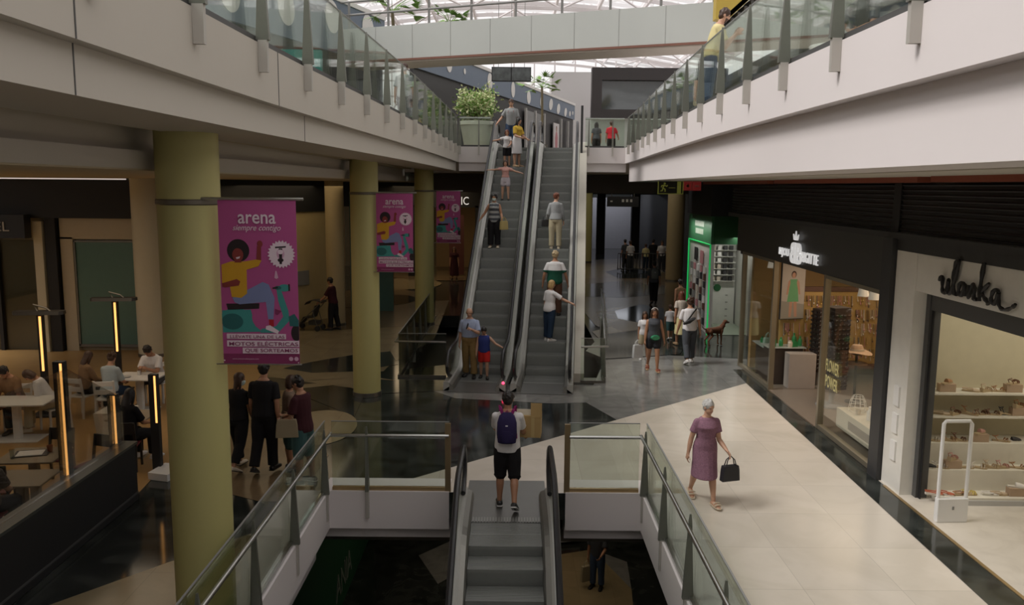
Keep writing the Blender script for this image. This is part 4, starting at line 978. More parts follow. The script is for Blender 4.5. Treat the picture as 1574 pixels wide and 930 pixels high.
def table(loc, yaw, w, d, h, mt, label, ped=True):
    root = empty('cafe_table', loc, yaw, label, 'table')
    mm = MB(); mm.span(-w / 2, w / 2, -d / 2, d / 2, h - 0.03, h); mm.build('tabletop', mt, root, bevel=0.006)
    mm = MB(); mm.span(-0.045 if not ped else -0.06, 0.06, -0.06, 0.06, 0.02, h - 0.03); mm.build('pedestal', mt, root)
    mm = MB(); mm.span(-w * .34, w * .34, -d * .34, d * .34, 0, 0.025); mm.build('foot', mt, root, bevel=0.005)
    return root
tw = mat('table_white', (0.72, 0.71, 0.68), 0.4); td = mat('table_wood', (0.30, 0.24, 0.16), 0.45)
table((-9.35, 15.3, 0.006), 0.1, 1.3, 0.75, 0.76, tw, 'white table at the left edge with the couple behind it')
table((-7.95, 17.4, 0.006), 0.0, 0.95, 0.75, 0.76, tw, 'white table shared by the three diners before the pale column')
table((-7.25, 12.2, 0.006), 0.1, 0.85, 0.75, 0.74, td, 'brown table with a tray on it, just inside the black partition')
table((-6.85, 11.2, 0.006), 0.1, 0.8, 0.7, 0.74, td, 'bare brown table inside the partition, nearest the tall strip lamp')
table((-6.75, 14.45, 0.006), 0.0, 0.7, 0.7, 0.74, td, 'small brown table by the woman in black')
def make_chair(name, mt, seatm, slats):
    root = empty(name)
    mm = MB(); mm.span(-0.21, 0.21, -0.2, 0.2, 0.43, 0.46); mm.build('seat', seatm, root, bevel=0.008)
    for sx in (-1, 1):
        mm = MB(); mm.ribbon([(sx * 0.19, 0.18, 0), (sx * 0.185, 0.175, 0.44)], 0.035, 0.035, up=(0, 1, 0)); mm.build('leg', mt, root)
        mm = MB(); mm.ribbon([(sx * 0.19, -0.23, 0), (sx * 0.19, -0.19, 0.45), (sx * 0.185, -0.26, 0.86)], 0.035, 0.035, up=(0, 1, 0)); mm.build('leg', mt, root)
    mm = MB()
    if slats:
        for z in (0.62, 0.80): mm.box((0, -0.225 - (z - .62) * .15, z), (0.38, 0.02, 0.10))
    else:
        mm.box((0, -0.25, 0.77), (0.40, 0.025, 0.2))
    mm.build('backrest', mt, root, bevel=0.005)
    return root
cw = make_chair('cafe_chair', tw, tw, True)
cd = make_chair('cafe_chair', mat('chair_black', (0.02, 0.018, 0.017), 0.4), mat('seat_red', (0.16, 0.015, 0.02), 0.6), False)
first = {0: True, 1: True}
def chair(kind, x, y, rz, label):
    src = cw if kind == 0 else cd
    o = src if first[kind] else copy_tree(src); first[kind] = False
    place(o, (x, y, 0.006), rz, label, 'white cafe chairs' if kind == 0 else 'dark cafe chairs'); o['category'] = 'chair'
chair(0, -8.30, 16.72, 0.15, 'white slat-back chair under the woman in the pale blue shirt')
chair(0, -8.95, 16.95, -0.25, 'white slat-back chair under the woman in the brown top')
chair(0, -7.65, 18.5, PI - 0.2, 'white slat-back chair beside the big column, far side of the diners table')
chair(0, -7.9, 18.15, PI, 'white slat-back chair under the man in the white T-shirt')
chair(0, -9.0, 15.95, PI - 0.6, 'white slat-back chair under the person in the white top at the left table')
chair(0, -9.75, 16.0, PI + 0.2, 'white slat-back chair under the dark-haired diner at the left edge')
chair(1, -6.55, 13.72, 0.2, 'dark chair with a red seat under the woman in black')
chair(1, -7.35, 12.95, PI, 'dark chair with a curved back, far side of the tray table')
chair(1, -6.55, 12.6, PI - 0.3, 'dark chair empty beyond the bare brown table')
chair(1, -6.95, 10.5, 0.1, 'dark chair nearest the camera, at the bare brown table')
chair(1, -7.4, 11.5, 0.3, 'dark chair in front of the tray table')
tr = empty('tray', (-7.3, 12.25, 0.746), 0.3, 'dark serving tray with a paper on the brown table', 'tray')
mm = MB(); mm.span(-0.24, 0.24, -0.17, 0.17, 0, 0.012); mm.build('tray_base', charcoal, tr)
mm = MB(); mm.span(-0.2, 0.16, -0.13, 0.13, 0.012, 0.015); mm.build('paper', white_paint, tr)
def cup(loc, mt, r, h, label, cat='cup'):
    mm = MB(); mm.lathe([(r * .75, 0), (r, h), (r * .9, h), (r * .68, 0.01)], n=14); o = mm.build('drinking_cup', mt, None, True); o.location = loc; return tag(o, label, cat)
cup((-7.08, 12.35, 0.748), mat('terracotta', (0.30, 0.09, 0.035), 0.6), 0.045, 0.1, 'small orange-brown cup beside the tray')
cup((-7.45, 12.0, 0.748), clear_glass, 0.04, 0.14, 'clear glass with a straw on the tray table')
cup((-8.0, 17.5, 0.766), white_paint, 0.04, 0.09, 'white cup on the diners white table')
cup((-8.15, 17.25, 0.766), light_grey, 0.09, 0.03, 'pale plate on the diners white table', 'plate')
mm = MB(); mm.loft([[Vector((-7.75 + 0.3 * k * a, 15.9 + 0.32 * b, z)) for a, b in ((-1, -1), (1, -1), (1, 1), (-1, 1))] for z, k in ((0.008, 0.85), (0.42, 1.0), (0.44, 0.98))])
tag(mm.build('carrier_bag', mat('bag_cream', (0.62, 0.58, 0.50), 0.6)), 'cream paper carrier bag standing on the wood floor by the white table', 'bag')
# white kerb at the end of the terrace
m = MB(); m.prism([(-5.98, 13.2), (-5.62, 13.1), (-5.5, 13.6), (-5.9, 13.7)], 0.0, 0.12); struct(m.build('trim_white_kerb', white_paint))
# ================================================================== PEOPLE
def remesh(mm, name, mats, voxel, it=2, fac=0.5, paint=None):
    me = mm.mesh(name + '_src', mats)
    o = bpy.data.objects.new('tmp', me); C.objects.link(o)
    r = o.modifiers.new('r', 'REMESH'); r.mode = 'VOXEL'; r.voxel_size = voxel
    if it:
        s = o.modifiers.new('s', 'SMOOTH'); s.factor = fac; s.iterations = it
    dg = bpy.context.evaluated_depsgraph_get(); dg.update()
    out = bpy.data.meshes.new_from_object(o.evaluated_get(dg))
    bpy.data.objects.remove(o); bpy.data.meshes.remove(me)
    out.materials.clear()
    for m in (mats if isinstance(mats, (list, tuple)) else [mats]): out.materials.append(m)
    for p in out.polygons: p.material_index = 0
    if paint:
        for p in out.polygons: p.material_index = paint(p.center)
    out.shade_smooth()
    out.name = name
    return out
def ringpts(c, u, v, a, b, n=16):
    return [c + u * (a * math.cos(2 * PI * k / n)) + v * (b * math.sin(2 * PI * k / n)) for k in range(n)]
def limb(mm, pts, rad, n=10):
    mm.tube(pts, rad, n)
    mm.ball(pts[0], rad[0] * .98, 8); mm.ball(pts[-1], rad[-1] * .98, 8)
SK = {'light': mat('skin_light', (0.52, 0.30, 0.20), 0.5), 'tan': mat('skin_tan', (0.40, 0.20, 0.115), 0.5), 'brown': mat('skin_brown', (0.24, 0.115, 0.065), 0.5)}
eye_m = mat('eye_dark', (0.03, 0.02, 0.018), 0.3); lip_m = mat('lip', (0.32, 0.10, 0.085), 0.5)
HC = {'black': mat('hair_black', (0.012, 0.009, 0.008), 0.5, scale=60, var=.3), 'brown': mat('hair_brown', (0.055, 0.026, 0.014), 0.5, scale=60, var=.3), 'red': mat('hair_auburn', (0.14, 0.04, 0.018), 0.5, scale=60, var=.3),
      'blond': mat('hair_blond', (0.42, 0.27, 0.11), 0.5, scale=60, var=.25), 'grey': mat('hair_grey', (0.46, 0.45, 0.43), 0.6, scale=60, var=.2), 'light': mat('hair_fair', (0.40, 0.30, 0.17), 0.5, scale=60, var=.2)}
def cloth(name, col, var=0.12): return mat('cloth_' + name, col, 0.85, var=var, scale=18, spec=0.2, bump=0.25, bscale=30)
def armdir(s, fl_, ab): a, b = R(fl_), R(ab); return Vector((s * math.sin(b), math.sin(a) * math.cos(b), -math.cos(a) * math.cos(b)))
def person(label, loc, rz, h, pose=None, sex='m', skin='light', hair=('short', 'brown'), top=None, bottom=None, shoes=None, group=None, vox=0.0085, face=True, seat=None, build=1.0, mask=False, beard=False, hairband=False):
    P = dict(lean=3, yaw=0, pitch=5, armL=(4, 9, 12, 5), armR=(4, 9, 12, 5), legL=(0, 3, 0), legR=(0, 3, 0), footL=0, footR=0, grip=0.35)
    P.update(pose or {})
    k = h / 1.75; f = sex == 'f'
    Lth, Lsh, ank = .245 * h, .235 * h, .045 * h
    def legpts(s, q):
        hipx = s * (.050 if f else .048) * h
        a, ab, kn = R(q[0]), R(q[1]), R(q[2])
        d1 = Vector((s * math.sin(ab), math.sin(a) * math.cos(ab), -math.cos(a) * math.cos(ab)))
        d2 = Vector((s * math.sin(ab) * .4, math.sin(a - kn), -math.cos(a - kn)))
        return Vector((hipx, 0, 0)), Vector((hipx, 0, 0)) + d1 * Lth, Vector((hipx, 0, 0)) + d1 * Lth + d2 * Lsh
    lg = {-1: legpts(-1, P['legL']), 1: legpts(1, P['legR'])}
    ft = {-1: P['footL'], 1: P['footR']}
    hz_ = -min(min(lg[s][2].z, lg[s][2].z - .13 * h * math.sin(R(max(0, ft[s])))) for s in lg) + ank
    if seat is not None: hz_ = max(hz_, seat + .07 * h)
    hip = Vector((0, 0, hz_))
    lg = {s: [p + hip for p in lg[s]] for s in lg}
    le, sd = R(P['lean']), R(P.get('side', 0))
    U = Vector((math.sin(sd), math.sin(le) * math.cos(sd), math.cos(le) * math.cos(sd))).normalized()
    X = Vector((1, 0, 0)); X = (X - U * X.dot(U)).normalized(); F = U.cross(X) * 1.0
    tw = R(P.get('twist', 0)); Xs = X * math.cos(tw) + F * math.sin(tw); Fs = U.cross(Xs)
    sp = lambda t: hip + U * (t * h)
    bw = build
    if f: TR = [(-.065, .060, .058, 0), (-.03, .088, .07, -.006), (0.01, .098 * bw, .072 * bw, -.006), (.06, .092 * bw, .066 * bw, 0), (.12, .074 * bw, .056 * bw, .003), (.19, .078 * bw, .060 * bw, .005), (.235, .086 * bw, .074 * bw, .012), (.275, .090, .062, .004), (.298, .076, .047, -.003), (.315, .052, .040, -.004), (.335, .036, .034, -.004)]
    else: TR = [(-.065, .060, .058, 0), (-.03, .086, .068, -.004), (0.01, .094 * bw, .068 * bw, -.004), (.06, .090 * bw, .064 * bw, .002), (.12, .086 * bw, .062 * bw, .005), (.19, .094 * bw, .066 * bw, .006), (.245, .104, .070, .006), (.28, .104, .060, 0), (.298, .090, .050, -.004), (.315, .062, .044, -.005), (.338, .040, .038, -.005)]
    nk = sp(.325)
    hh = .055 + .104 * h                                        # head height
    hy, hp_ = R(P['yaw']), R(P['pitch'])
    Fh = (Fs * math.cos(hy) - Xs * math.sin(hy)); Fh = (Fh * math.cos(hp_) - U * math.sin(hp_)).normalized()
    Xh = Fh.cross(Vector((0, 0, 1)) if abs(Fh.z) < .95 else U).normalized(); Uh = Xh.cross(Fh).normalized()
    hc = nk + U * (.022 * h) + Uh * (hh * .52) + Fh * (.010 * h)
    H = lambda x, y, z: hc + Xh * (x * hh) + Fh * (y * hh) + Uh * (z * hh)   # head space: unit = head height
    Rh = Matrix((Xh, Fh, Uh)).transposed()
    shx = (.092 if f else .104) * h
    sh, el, wr, hd = {}, {}, {}, {}
    for s, q in ((-1, P['armL']), (1, P['armR'])):
        T = lambda d: (Xs * d.x + Fs * d.y + U * d.z)
        sh[s] = sp(.272) + Xs * (s * shx)
        el[s] = sh[s] + T(armdir(s, q[0], q[1])) * (.172 * h)
        dfa = T(armdir(s, q[2], q[3])); wr[s] = el[s] + dfa * (.148 * h); hd[s] = dfa
    sk = SK[skin]
    # ---- body
    m = MB()
    m.loft([ringpts(sp(t) + Fs * (o * h), X if t < .1 else Xs, F if t < .1 else Fs, a * h, b * h) for t, a, b, o in TR])
    m.tube([nk - U * .03 * h, nk + U * .045 * h + Fh * .004 * h], [.036 * h, .031 * h], 12)
    m.ball(H(0, -.03, .10), (.335 * hh, .40 * hh, .38 * hh), 14, rot=Rh)              # skull
    m.ball(H(0, .05, -.16), (.27 * hh, .31 * hh, .34 * hh), 12, rot=Rh)               # jaw
    m.ball(H(0, .17, -.40), (.13 * hh, .13 * hh, .09 * hh), 8, rot=Rh)                # chin
    m.loft([[H(-.05, .33, .06), H(.05, .33, .06), H(.0, .35, .09)], [H(-.08, .34, -.12), H(.08, .34, -.12), H(0, .47, -.10)], [H(-.05, .3, -.16), H(.05, .3, -.16), H(0, .38, -.15)]])
    for s in (-1, 1):
        m.ball(H(s * .335, -.02, -.02), (.035 * hh, .085 * hh, .13 * hh), 8, rot=Rh)  # ears
        m.ball(H(s * .13, .30, .075), (.09 * hh, .06 * hh, .035 * hh), 6, rot=Rh)     # brow
        limb(m, [sh[s] - U * .005 * h, lerp(sh[s], el[s], .45), el[s]], [.032 * h, .029 * h, .0235 * h])
        limb(m, [el[s], lerp(el[s], wr[s], .35), wr[s]], [.0235 * h, .0245 * h, .0155 * h])
        a, b, c = lg[s]
        limb(m, [a, lerp(a, b, .5), b], [.055 * h, .048 * h, .035 * h])
        kb = lerp(b, c, .33) + Vector((0, -.006 * h, 0))
        limb(m, [b, kb, lerp(b, c, .75), c], [.035 * h, .036 * h, .025 * h, .0215 * h])
        # hand
        d = hd[s]; side = (Fs * 1.0 - d * Fs.dot(d)); side = side.normalized() if side.length > .2 else (U - d * U.dot(d)).normalized()
        pn = d.cross(side).normalized() * s                     # towards the back of the hand / palm
        if pn.dot(Xs) * s > 0: pn = -pn                          # palm normal looks at the body
        hl = .105 * h
        m.loft([[wr[s] + d * t * hl + side * x * w * hl + pn * y * .10 * hl for x, y in ((-1, -1), (1, -1), (1, 1), (-1, 1))] for t, w in ((-.05, .15), (.12, .19), (.46, .22), (.52, .20))])
        g = P['grip'] if not isinstance(P['grip'], dict) else P['grip'][s]
        for i, (o, L) in enumerate(((.165, .44), (.055, .50), (-.055, .47), (-.16, .37))):
            b0 = wr[s] + d * .48 * hl + side * o * hl
            d1 = (d * math.cos(g) + pn * math.sin(g)); d2 = (d * math.cos(g * 2.6) + pn * math.sin(g * 2.6))
            limb(m, [b0, b0 + d1 * L * .5 * hl, b0 + d1 * L * .5 * hl + d2 * L * .5 * hl], [.047 * hl, .045 * hl, .038 * hl], 6)
        t0 = wr[s] + d * .14 * hl + side * .15 * hl
        t1 = t0 + (d * .6 + side * .75 + pn * .25).normalized() * .26 * hl
        limb(m, [t0, t1, t1 + (d * .9 + side * .2 + pn * .35).normalized() * .24 * hl], [.06 * hl, .052 * hl, .042 * hl], 6)
        # foot
        fy = R(ft[s]); toe = Vector((s * .12, math.cos(fy), -math.sin(fy))).normalized()
        dn = Vector((0, -math.sin(fy), -math.cos(fy))).normalized()
        hl_ = c + dn * ank * .62 - toe * .03 * h
        m.loft([ringpts(hl_ + toe * (t * .15 * h) + dn * (q * h), X, dn, a_ * h, b_ * h, 10) for t, a_, b_, q in ((0, .02, .016, 0), (.12, .024, .02, -.004), (.5, .024, .017, .001), (.75, .028, .012, .006), (.95, .022, .009, .009), (1.03, .012, .006, .010))])
    def inface(p):
        q = Rh.transposed() @ (p - hc); x, y, z = q.x / hh, q.y / hh, q.z / hh
        if y < .16 or abs(x) > .3 or abs(z) > .5: return 0
        if (abs(x) - .135) ** 2 / .06 ** 2 + (z - .015) ** 2 / .026 ** 2 < 1: return 1
        if .06 < abs(x) < .21 and .075 < z < .105: return 3
        if x * x / .11 ** 2 + (z + .245) ** 2 / .03 ** 2 < 1: return 2
        if beard and z < -.15 and not (x * x / .11 ** 2 + (z + .245) ** 2 / .03 ** 2 < 1): return 3
        return 0
    hcol = HC[hair[1]]
    root = bpy.data.objects.new('person', remesh(m, 'person', [sk, eye_m, lip_m, hcol], vox, 2, .4, inface if face else None)); C.objects.link(root)
    root.location = loc; root.rotation_euler = (0, 0, rz); tag(root, label, 'person', group)
    def part(name, mm, mt, v=.012, it=4, paint=None, fac=.5):
        o = bpy.data.objects.new(name, remesh(mm, name, mt, v, it, fac, paint)); C.objects.link(o); o.parent = root; return o
    # ---- hair
    st = hair[0]; m = MB()
    if st != 'bald':
        if st == 'balding':
            m.ball(H(0, -.09, .0), (.385 * hh, .40 * hh, .25 * hh), 12, rot=Rh)
        elif st == 'afro': m.ball(H(0, -.06, .16), (.5 * hh, .5 * hh, .48 * hh), 14, rot=Rh)
        else:
            m.ball(H(0, -.055, .135), (.37 * hh, .415 * hh, .40 * hh), 14, rot=Rh)
            m.ball(H(0, -.17, -.06), (.335 * hh, .27 * hh, .30 * hh), 12, rot=Rh)
        if st in ('short', 'bun', 'pony'):
            rn = random.Random(int(h * 1000))
            for i in range(60):
                a, b = rn.uniform(0, 2 * PI), rn.uniform(-.35, 1.4)
                y = math.sin(a) * math.cos(b)
                if y > .35 and b < .9: continue
                m.ball(H(.36 * math.cos(a) * math.cos(b), -.055 + .40 * y, .135 + .39 * math.sin(b)), (.05 + .05 * rn.random()) * hh, 5)
        if st in ('long', 'longwave'):
            wv = .05 if st == 'longwave' else 0
            m.loft([ringpts(H(wv * math.sin(i * 2), y, z), Xh, Fh, a * hh, b * hh, 14) for i, (y, z, a, b) in enumerate(((-.12, .25, .34, .28), (-.17, -.1, .40, .24), (-.2, -.4, .40, .20), (-.24, -.75, .40, .16), (-.24, -1.05, .34, .12), (-.22, -1.25, .2, .06)))])
            for s in (-1, 1): m.tube([H(s * .33, .02, .15), H(s * .38, .03, -.15), H(s * .36, .06, -.55), H(s * .33, .04, -.95)], [.09 * hh, .10 * hh, .10 * hh, .05 * hh], 8)
        if st == 'bob':
            m.loft([ringpts(H(0, y, z), Xh, Fh, a * hh, b * hh, 14) for y, z, a, b in ((-.12, .2, .36, .3), (-.15, -.1, .42, .30), (-.16, -.35, .43, .27), (-.17, -.5, .38, .22))])
            for s in (-1, 1): m.tube([H(s * .34, .08, .1), H(s * .38, .06, -.15), H(s * .37, .04, -.42)], [.08 * hh, .09 * hh, .07 * hh], 8)
        if st == 'pony': m.tube([H(0, -.42, .2), H(0, -.62, .12), H(0, -.66, -.25), H(0, -.58, -.7)], [.1 * hh, .12 * hh, .11 * hh, .03 * hh], 8)
        if st == 'bun': m.ball(H(0, -.5, .22), .17 * hh, 8)
        if st == 'curly':
            rn = random.Random(7)
            for i in range(40):
                a, b = rn.uniform(0, 2 * PI), rn.uniform(-.5, 1.2)
                y = math.sin(a) * math.cos(b)
                if y > .55 and b < .75: continue
                m.ball(H(.40 * math.cos(a) * math.cos(b), -.05 + .42 * y, .1 + .42 * math.sin(b)), .12 * hh, 6)
        part('hair', m, hcol, .009, 2)
    if hairband:
        m = MB(); m.tube([H(.38 * math.cos(a), .06, .14 + .41 * math.sin(a)) for a in [R(20 + 14 * i) for i in range(11)]], .04 * hh, 6); m.build('hair_band', white_paint, root, True)
    if mask:
        m = MB(); m.loft([ringpts(H(0, y, z), Xh, Fh, a * hh, b * hh, 14) for y, z, a, b in ((.16, -.06, .23, .24), (.17, -.16, .25, .27), (.17, -.3, .23, .25), (.16, -.44, .14, .16))]); m.build('face_mask', mat('mask_green', (0.55, 0.66, 0.62), 0.7), root, True)
    ease = .011 + .004 * k
    # ---- top
    if top:
        mt, sl, hem = top[0], top[1], top[2]; m = MB(); paint = top[3] if len(top) > 3 else None
        rs_ = [r for r in TR if r[0] >= hem - .03]
        loose = top[4] if len(top) > 4 else (1.09 if hem < .03 else 1.0)
        m.loft([ringpts(sp(max(t, hem)) + Fs * (o * h), X if t < .1 else Xs, F if t < .1 else Fs, (a * h + ease * 1.25) * (loose if t < .2 else 1), (b * h + ease * 1.25) * (loose if t < .2 else 1)) for t, a, b, o in rs_[:-1]] + [ringpts(nk - U * .002 * h, Xs, Fs, .046 * h, .043 * h)])
        for s in (-1, 1):
            if sl == 0:
                m.ball(sh[s] - Xs * s * .03 * h, .042 * h, 8)
            else:
                e = min(1.0, sl)
                q = [sh[s] - Xs * s * .02 * h, sh[s], lerp(sh[s], el[s], e * .5), lerp(sh[s], el[s], e)]
                r_ = [.030 * h, .033 * h + ease * .5, .033 * h + ease * .8, (.034 if sl < 1 else .027) * h + ease]
                if sl > 1:
                    q += [lerp(el[s], wr[s], .5 * (sl - 1)), lerp(el[s], wr[s], (sl - 1) * .97)]; r_ += [.026 * h + ease, .02 * h + ease]
                m.tube(q, r_, 10)
                for i in range(1, len(q) - 1): m.ball(q[i], r_[i] * .99, 8)
        part('top', m, mt if isinstance(mt, (list, tuple)) else [mt], .012, 3, paint)
    # ---- bottom
    if bottom:
        kind, mt = bottom[0], bottom[1]; ln = bottom[2] if len(bottom) > 2 else 1.0; m = MB()
        if kind in ('trousers', 'shorts'):
            wt = bottom[3] if len(bottom) > 3 else 1.0
            m.loft([ringpts(sp(t) + F * (o * h), X, F, a * h + ease, b * h + ease) for t, a, b, o in TR if t < .09])
            for s in (-1, 1):
                a, b, c = lg[s]
                full = [(0, .060), (.25, .058), (.5, .045), (.75, .040), (1.0, .031)]
                q, r_ = [], []
                for t, r0 in full:
                    if t > ln: break
                    q.append(lerp(a, b, t * 2) if t <= .5 else lerp(b, c, t * 2 - 1)); r_.append((r0 * h + ease) * (wt if t > 0 else 1))
                if full[-1][0] > ln:
                    q.append(lerp(a, b, ln * 2) if ln <= .5 else lerp(b, c, ln * 2 - 1)); r_.append((.052 * h + ease) * wt if ln < .55 else r_[-1])
                m.tube(q, r_, 12)
                for i in range(len(q) - 1): m.ball(q[i], r_[i] * .99, 8)
            part(kind, m, mt, .012, 3)
        else:
            z0 = .12 if kind == 'skirt' else .235
            kz = (lg[-1][1] + lg[1][1]) / 2; hemz = ln
            rs_ = [(t, a, b, o) for t, a, b, o in TR if .0 <= t <= z0][::-1]
            rings = [ringpts(sp(t) + Fs * (o * h), Xs, Fs, a * h + ease * 1.3, b * h + ease * 1.3) for t, a, b, o in rs_]
            spr = abs(lg[-1][1].y - lg[1][1].y) / 2
            for t in (.4, .75, 1.0):
                c0 = lerp(hip, Vector((0, kz.y, kz.z)), t * hemz); fl2 = bottom[3] if len(bottom) > 3 else 1.0
                rings.append(ringpts(c0, X, Vector((0, 1, 0)), (.105 * h + ease) * lerp(1, fl2, t), (.075 * h + ease + spr * t * .9) * lerp(1, fl2, t)))
            m.loft(rings)
            if kind == 'dress':
                m.loft([ringpts(sp(t) + Fs * (o * h), Xs, Fs, a * h + ease * 1.25, b * h + ease * 1.25) for t, a, b, o in TR if t >= .1][:-1] + [ringpts(nk - U * .005 * h, Xs, Fs, .047 * h, .044 * h)])
                for s in (-1, 1):
                    q = [sh[s] - Xs * s * .02 * h, sh[s], lerp(sh[s], el[s], .6)]; r_ = [.03 * h, .033 * h + ease * .5, .035 * h + ease]
                    m.tube(q, r_, 10); m.ball(q[1], r_[1], 8)
            part(kind, m, mt, .012, 3)
    # ---- shoes
    if shoes:
        for s in (-1, 1):
            c = lg[s][2]; fy = R(ft[s]); toe = Vector((s * .12, math.cos(fy), -math.sin(fy))).normalized(); dn = Vector((0, -math.sin(fy), -math.cos(fy))).normalized(); sx_ = toe.cross(dn).normalized()
            h0 = c + dn * ank * .5 - toe * .035 * h; m = MB()
            open_ = len(shoes) > 2 and shoes[2] == 'sandal'
            if not open_:
                m.loft([ringpts(h0 + toe * (t * .155 * h) + dn * (q * h), sx_, dn, a_ * h, b_ * h, 12) for t, a_, b_, q in ((-.03, .014, .014, .004), (.04, .026, .024, 0), (.25, .029, .026, -.002), (.55, .029, .020, .004), (.8, .031, .016, .008), (1.0, .024, .012, .012), (1.08, .010, .007, .013))])
            else:
                m.tube([h0 + toe * .07 * h - dn * .012 * h + sx_ * .03 * h * math.cos(a) - dn * .012 * h * math.sin(a) + toe * .03 * h for a in [PI * i / 8 for i in range(9)]], .006 * h, 6)
                m.tube([h0 + toe * .13 * h + sx_ * .03 * h * math.cos(a) - dn * .014 * h * math.sin(a) for a in [PI * i / 8 for i in range(9)]], .007 * h, 6)
            so = m.build('shoe', shoes[0], root, True)
            m = MB(); sl = h0 + dn * (ank * .42)
            m.loft([[sl + toe * (t * .155 * h) + sx_ * (sg * w * h) + dn * dz for sg, dz in ((-1, -.010 * k), (1, -.010 * k), (1, .006 * k), (-1, .006 * k))] for t, w in ((-.06, .016), (.0, .026), (.3, .026), (.7, .031), (.95, .027), (1.1, .012))])
            m.build('sole', shoes[1], so)
    root['_'] = 0; del root['_']
    M = Matrix.Translation(Vector(loc)) @ Matrix.Rotation(rz, 4, 'Z')
    return dict(root=root, M=M, wr={s: M @ (wr[s] + hd[s] * .06 * h) for s in wr}, sh={s: M @ sh[s] for s in sh}, back=M @ (sp(.2) - Fs * .085 * h), hip=M @ hip, hc=M @ hc, rz=rz, sp=lambda t: M @ sp(t), local=lambda v: M @ v)
PRINT_ONLY = None
def esc_at(esc, x, py):
    """place on an escalator whose picture height is py"""
    root, hz, yaw, o = esc; lo, hi = -0.9, 11.0
    c, s = math.cos(yaw), math.sin(yaw)
    def row(y):
        w = Vector((o.x + x * c - y * s, o.y + x * s + y * c, o.z + hz(y)))
        d = w - Vector((0, 0, EYE)); dep = d.y * _c - d.z * _s; up = d.y * _s + d.z * _c
        return 465 - (up / dep * FPX - ROLL * d.x / dep * FPX)
    for _ in range(40):
        m_ = (lo + hi) / 2
        if row(m_) > py: lo = m_
        else: hi = m_
    y = max(0.2, lo)
    return on_esc(esc, x, y)
DOWN, UP = PI + RY, RY
white_c = cloth('white', (0.70, 0.68, 0.68), .05); black_c = cloth('black', (0.014, 0.013, 0.014)); navy_c = cloth('navy', (0.022, 0.04, 0.075)); denim_c = cloth('denim', (0.06, 0.09, 0.16))
khaki_c = cloth('khaki', (0.24, 0.155, 0.06)); beige_c = cloth('beige', (0.46, 0.40, 0.27)); grey_c = cloth('grey', (0.30, 0.31, 0.31)); ltblue_c = cloth('light_blue', (0.34, 0.40, 0.55)); dgrey_c = cloth('dark_grey', (0.07, 0.075, 0.085))
red_c = cloth('red', (0.52, 0.025, 0.02)); royal_c = cloth('royal_blue', (0.035, 0.05, 0.20)); green_c = cloth('bottle_green', (0.012, 0.075, 0.045)); brown_c = cloth('brown', (0.10, 0.048, 0.03)); yellow_c = cloth('mustard', (0.55, 0.36, 0.05)); pink_c = cloth('pink', (0.58, 0.32, 0.28))
maroon_c = cloth('maroon', (0.045, 0.012, 0.016)); teal_c = cloth('teal_cloth', (0.05, 0.11, 0.11)); paleyel_c = cloth('pale_yellow', (0.66, 0.58, 0.30)); tan_c = cloth('tan', (0.22, 0.13, 0.07))
dress_c = mat('cloth_purple_print', (0.26, 0.135, 0.185), 0.85, var=0.5, scale=55, spec=.2)
shoe_w = mat('shoe_white', (0.7, 0.68, 0.66), 0.5); shoe_b = mat('shoe_black', (0.015, 0.014, 0.014), 0.4); shoe_t = mat('shoe_tan', (0.42, 0.28, 0.16), 0.5); shoe_c = mat('shoe_cream', (0.58, 0.50, 0.38), 0.5)
BS, WS = (shoe_b, shoe_b), (shoe_w, shoe_w)
walk = lambda a=14: dict(legL=(a, 2, 6), legR=(-a, 2, 18), footR=22, armL=(-a, 8, 4, 4), armR=(a, 8, 28, 2))
walk2 = lambda a=14: dict(legR=(a, 2, 6), legL=(-a, 2, 18), footL=22, armR=(-a, 8, 4, 4), armL=(a, 8, 28, 2))
def mix(a, **k): d = dict(a); d.update(k); return d
# ---- the man with the backpack and his box
bp = person('man in white T-shirt and black shorts stepping off the lower escalator with a cardboard box', (-0.05, 12.12, 0.014), -0.05, 1.74,
    dict(legL=(2, 3, 3), legR=(-12, 4, 24), footR=30, armR=(35, 6, 62, 10), armL=(38, 2, 84, -42), pitch=8), 'm', 'tan', ('short', 'black'), (white_c, .75, -0.03), ('shorts', black_c, .52), (shoe_b, shoe_w), face=False)
def backpack(p, mt, st, label):
    root = empty('backpack', p['back'], p['rz'], label, 'backpack')
    m = MB(); rings = []
    for z, a, b, o in ((-.25, .08, .03, .03), (-.22, .135, .07, 0), (-.1, .15, .085, -.01), (.08, .145, .075, 0), (.18, .115, .055, .015), (.225, .06, .03, .03)):
        rings.append([Vector((a * math.copysign(abs(math.cos(t)) ** .7, math.cos(t)), -.05 + o + b * math.copysign(abs(math.sin(t)) ** .7, math.sin(t)), z)) for t in [2 * PI * k / 16 for k in range(16)]])
    m.loft(rings); m.build('body', mt, root, True)
    m = MB(); m.loft([ringpts(Vector((0, -.115, z)), Vector((1, 0, 0)), Vector((0, 1, 0)), a, .035, 12) for z, a in ((-.2, .08), (-.16, .11), (-.06, .11), (-.03, .07))]); m.build('pocket', mt, root, True)
    for s in (-1, 1):
        m = MB(); m.ribbon([(s * .06, -.0, .17), (s * .09, .02, .25), (s * .115, .09, .295), (s * .115, .17, .25), (s * .105, .205, .1), (s * .12, .15, -.05), (s * .13, .02, -.18)], .045, .014, up=(0, 1, .3)); m.build('strap', st, root)
    m = MB(); m.tube([(-.03, -.02, .21), (0, -.03, .26), (.03, -.02, .21)], .008, 6); m.build('loop', st, root)
    m = MB(); m.box((.0, -.128, .05), (.035, .006, .016)); m.build('patch', white_paint, root)
    return root
backpack(bp, cloth('backpack_navy', (0.03, 0.022, 0.075)), cloth('magenta', (0.25, 0.025, 0.13)), 'navy-purple backpack with magenta straps on the back of the man in black shorts')
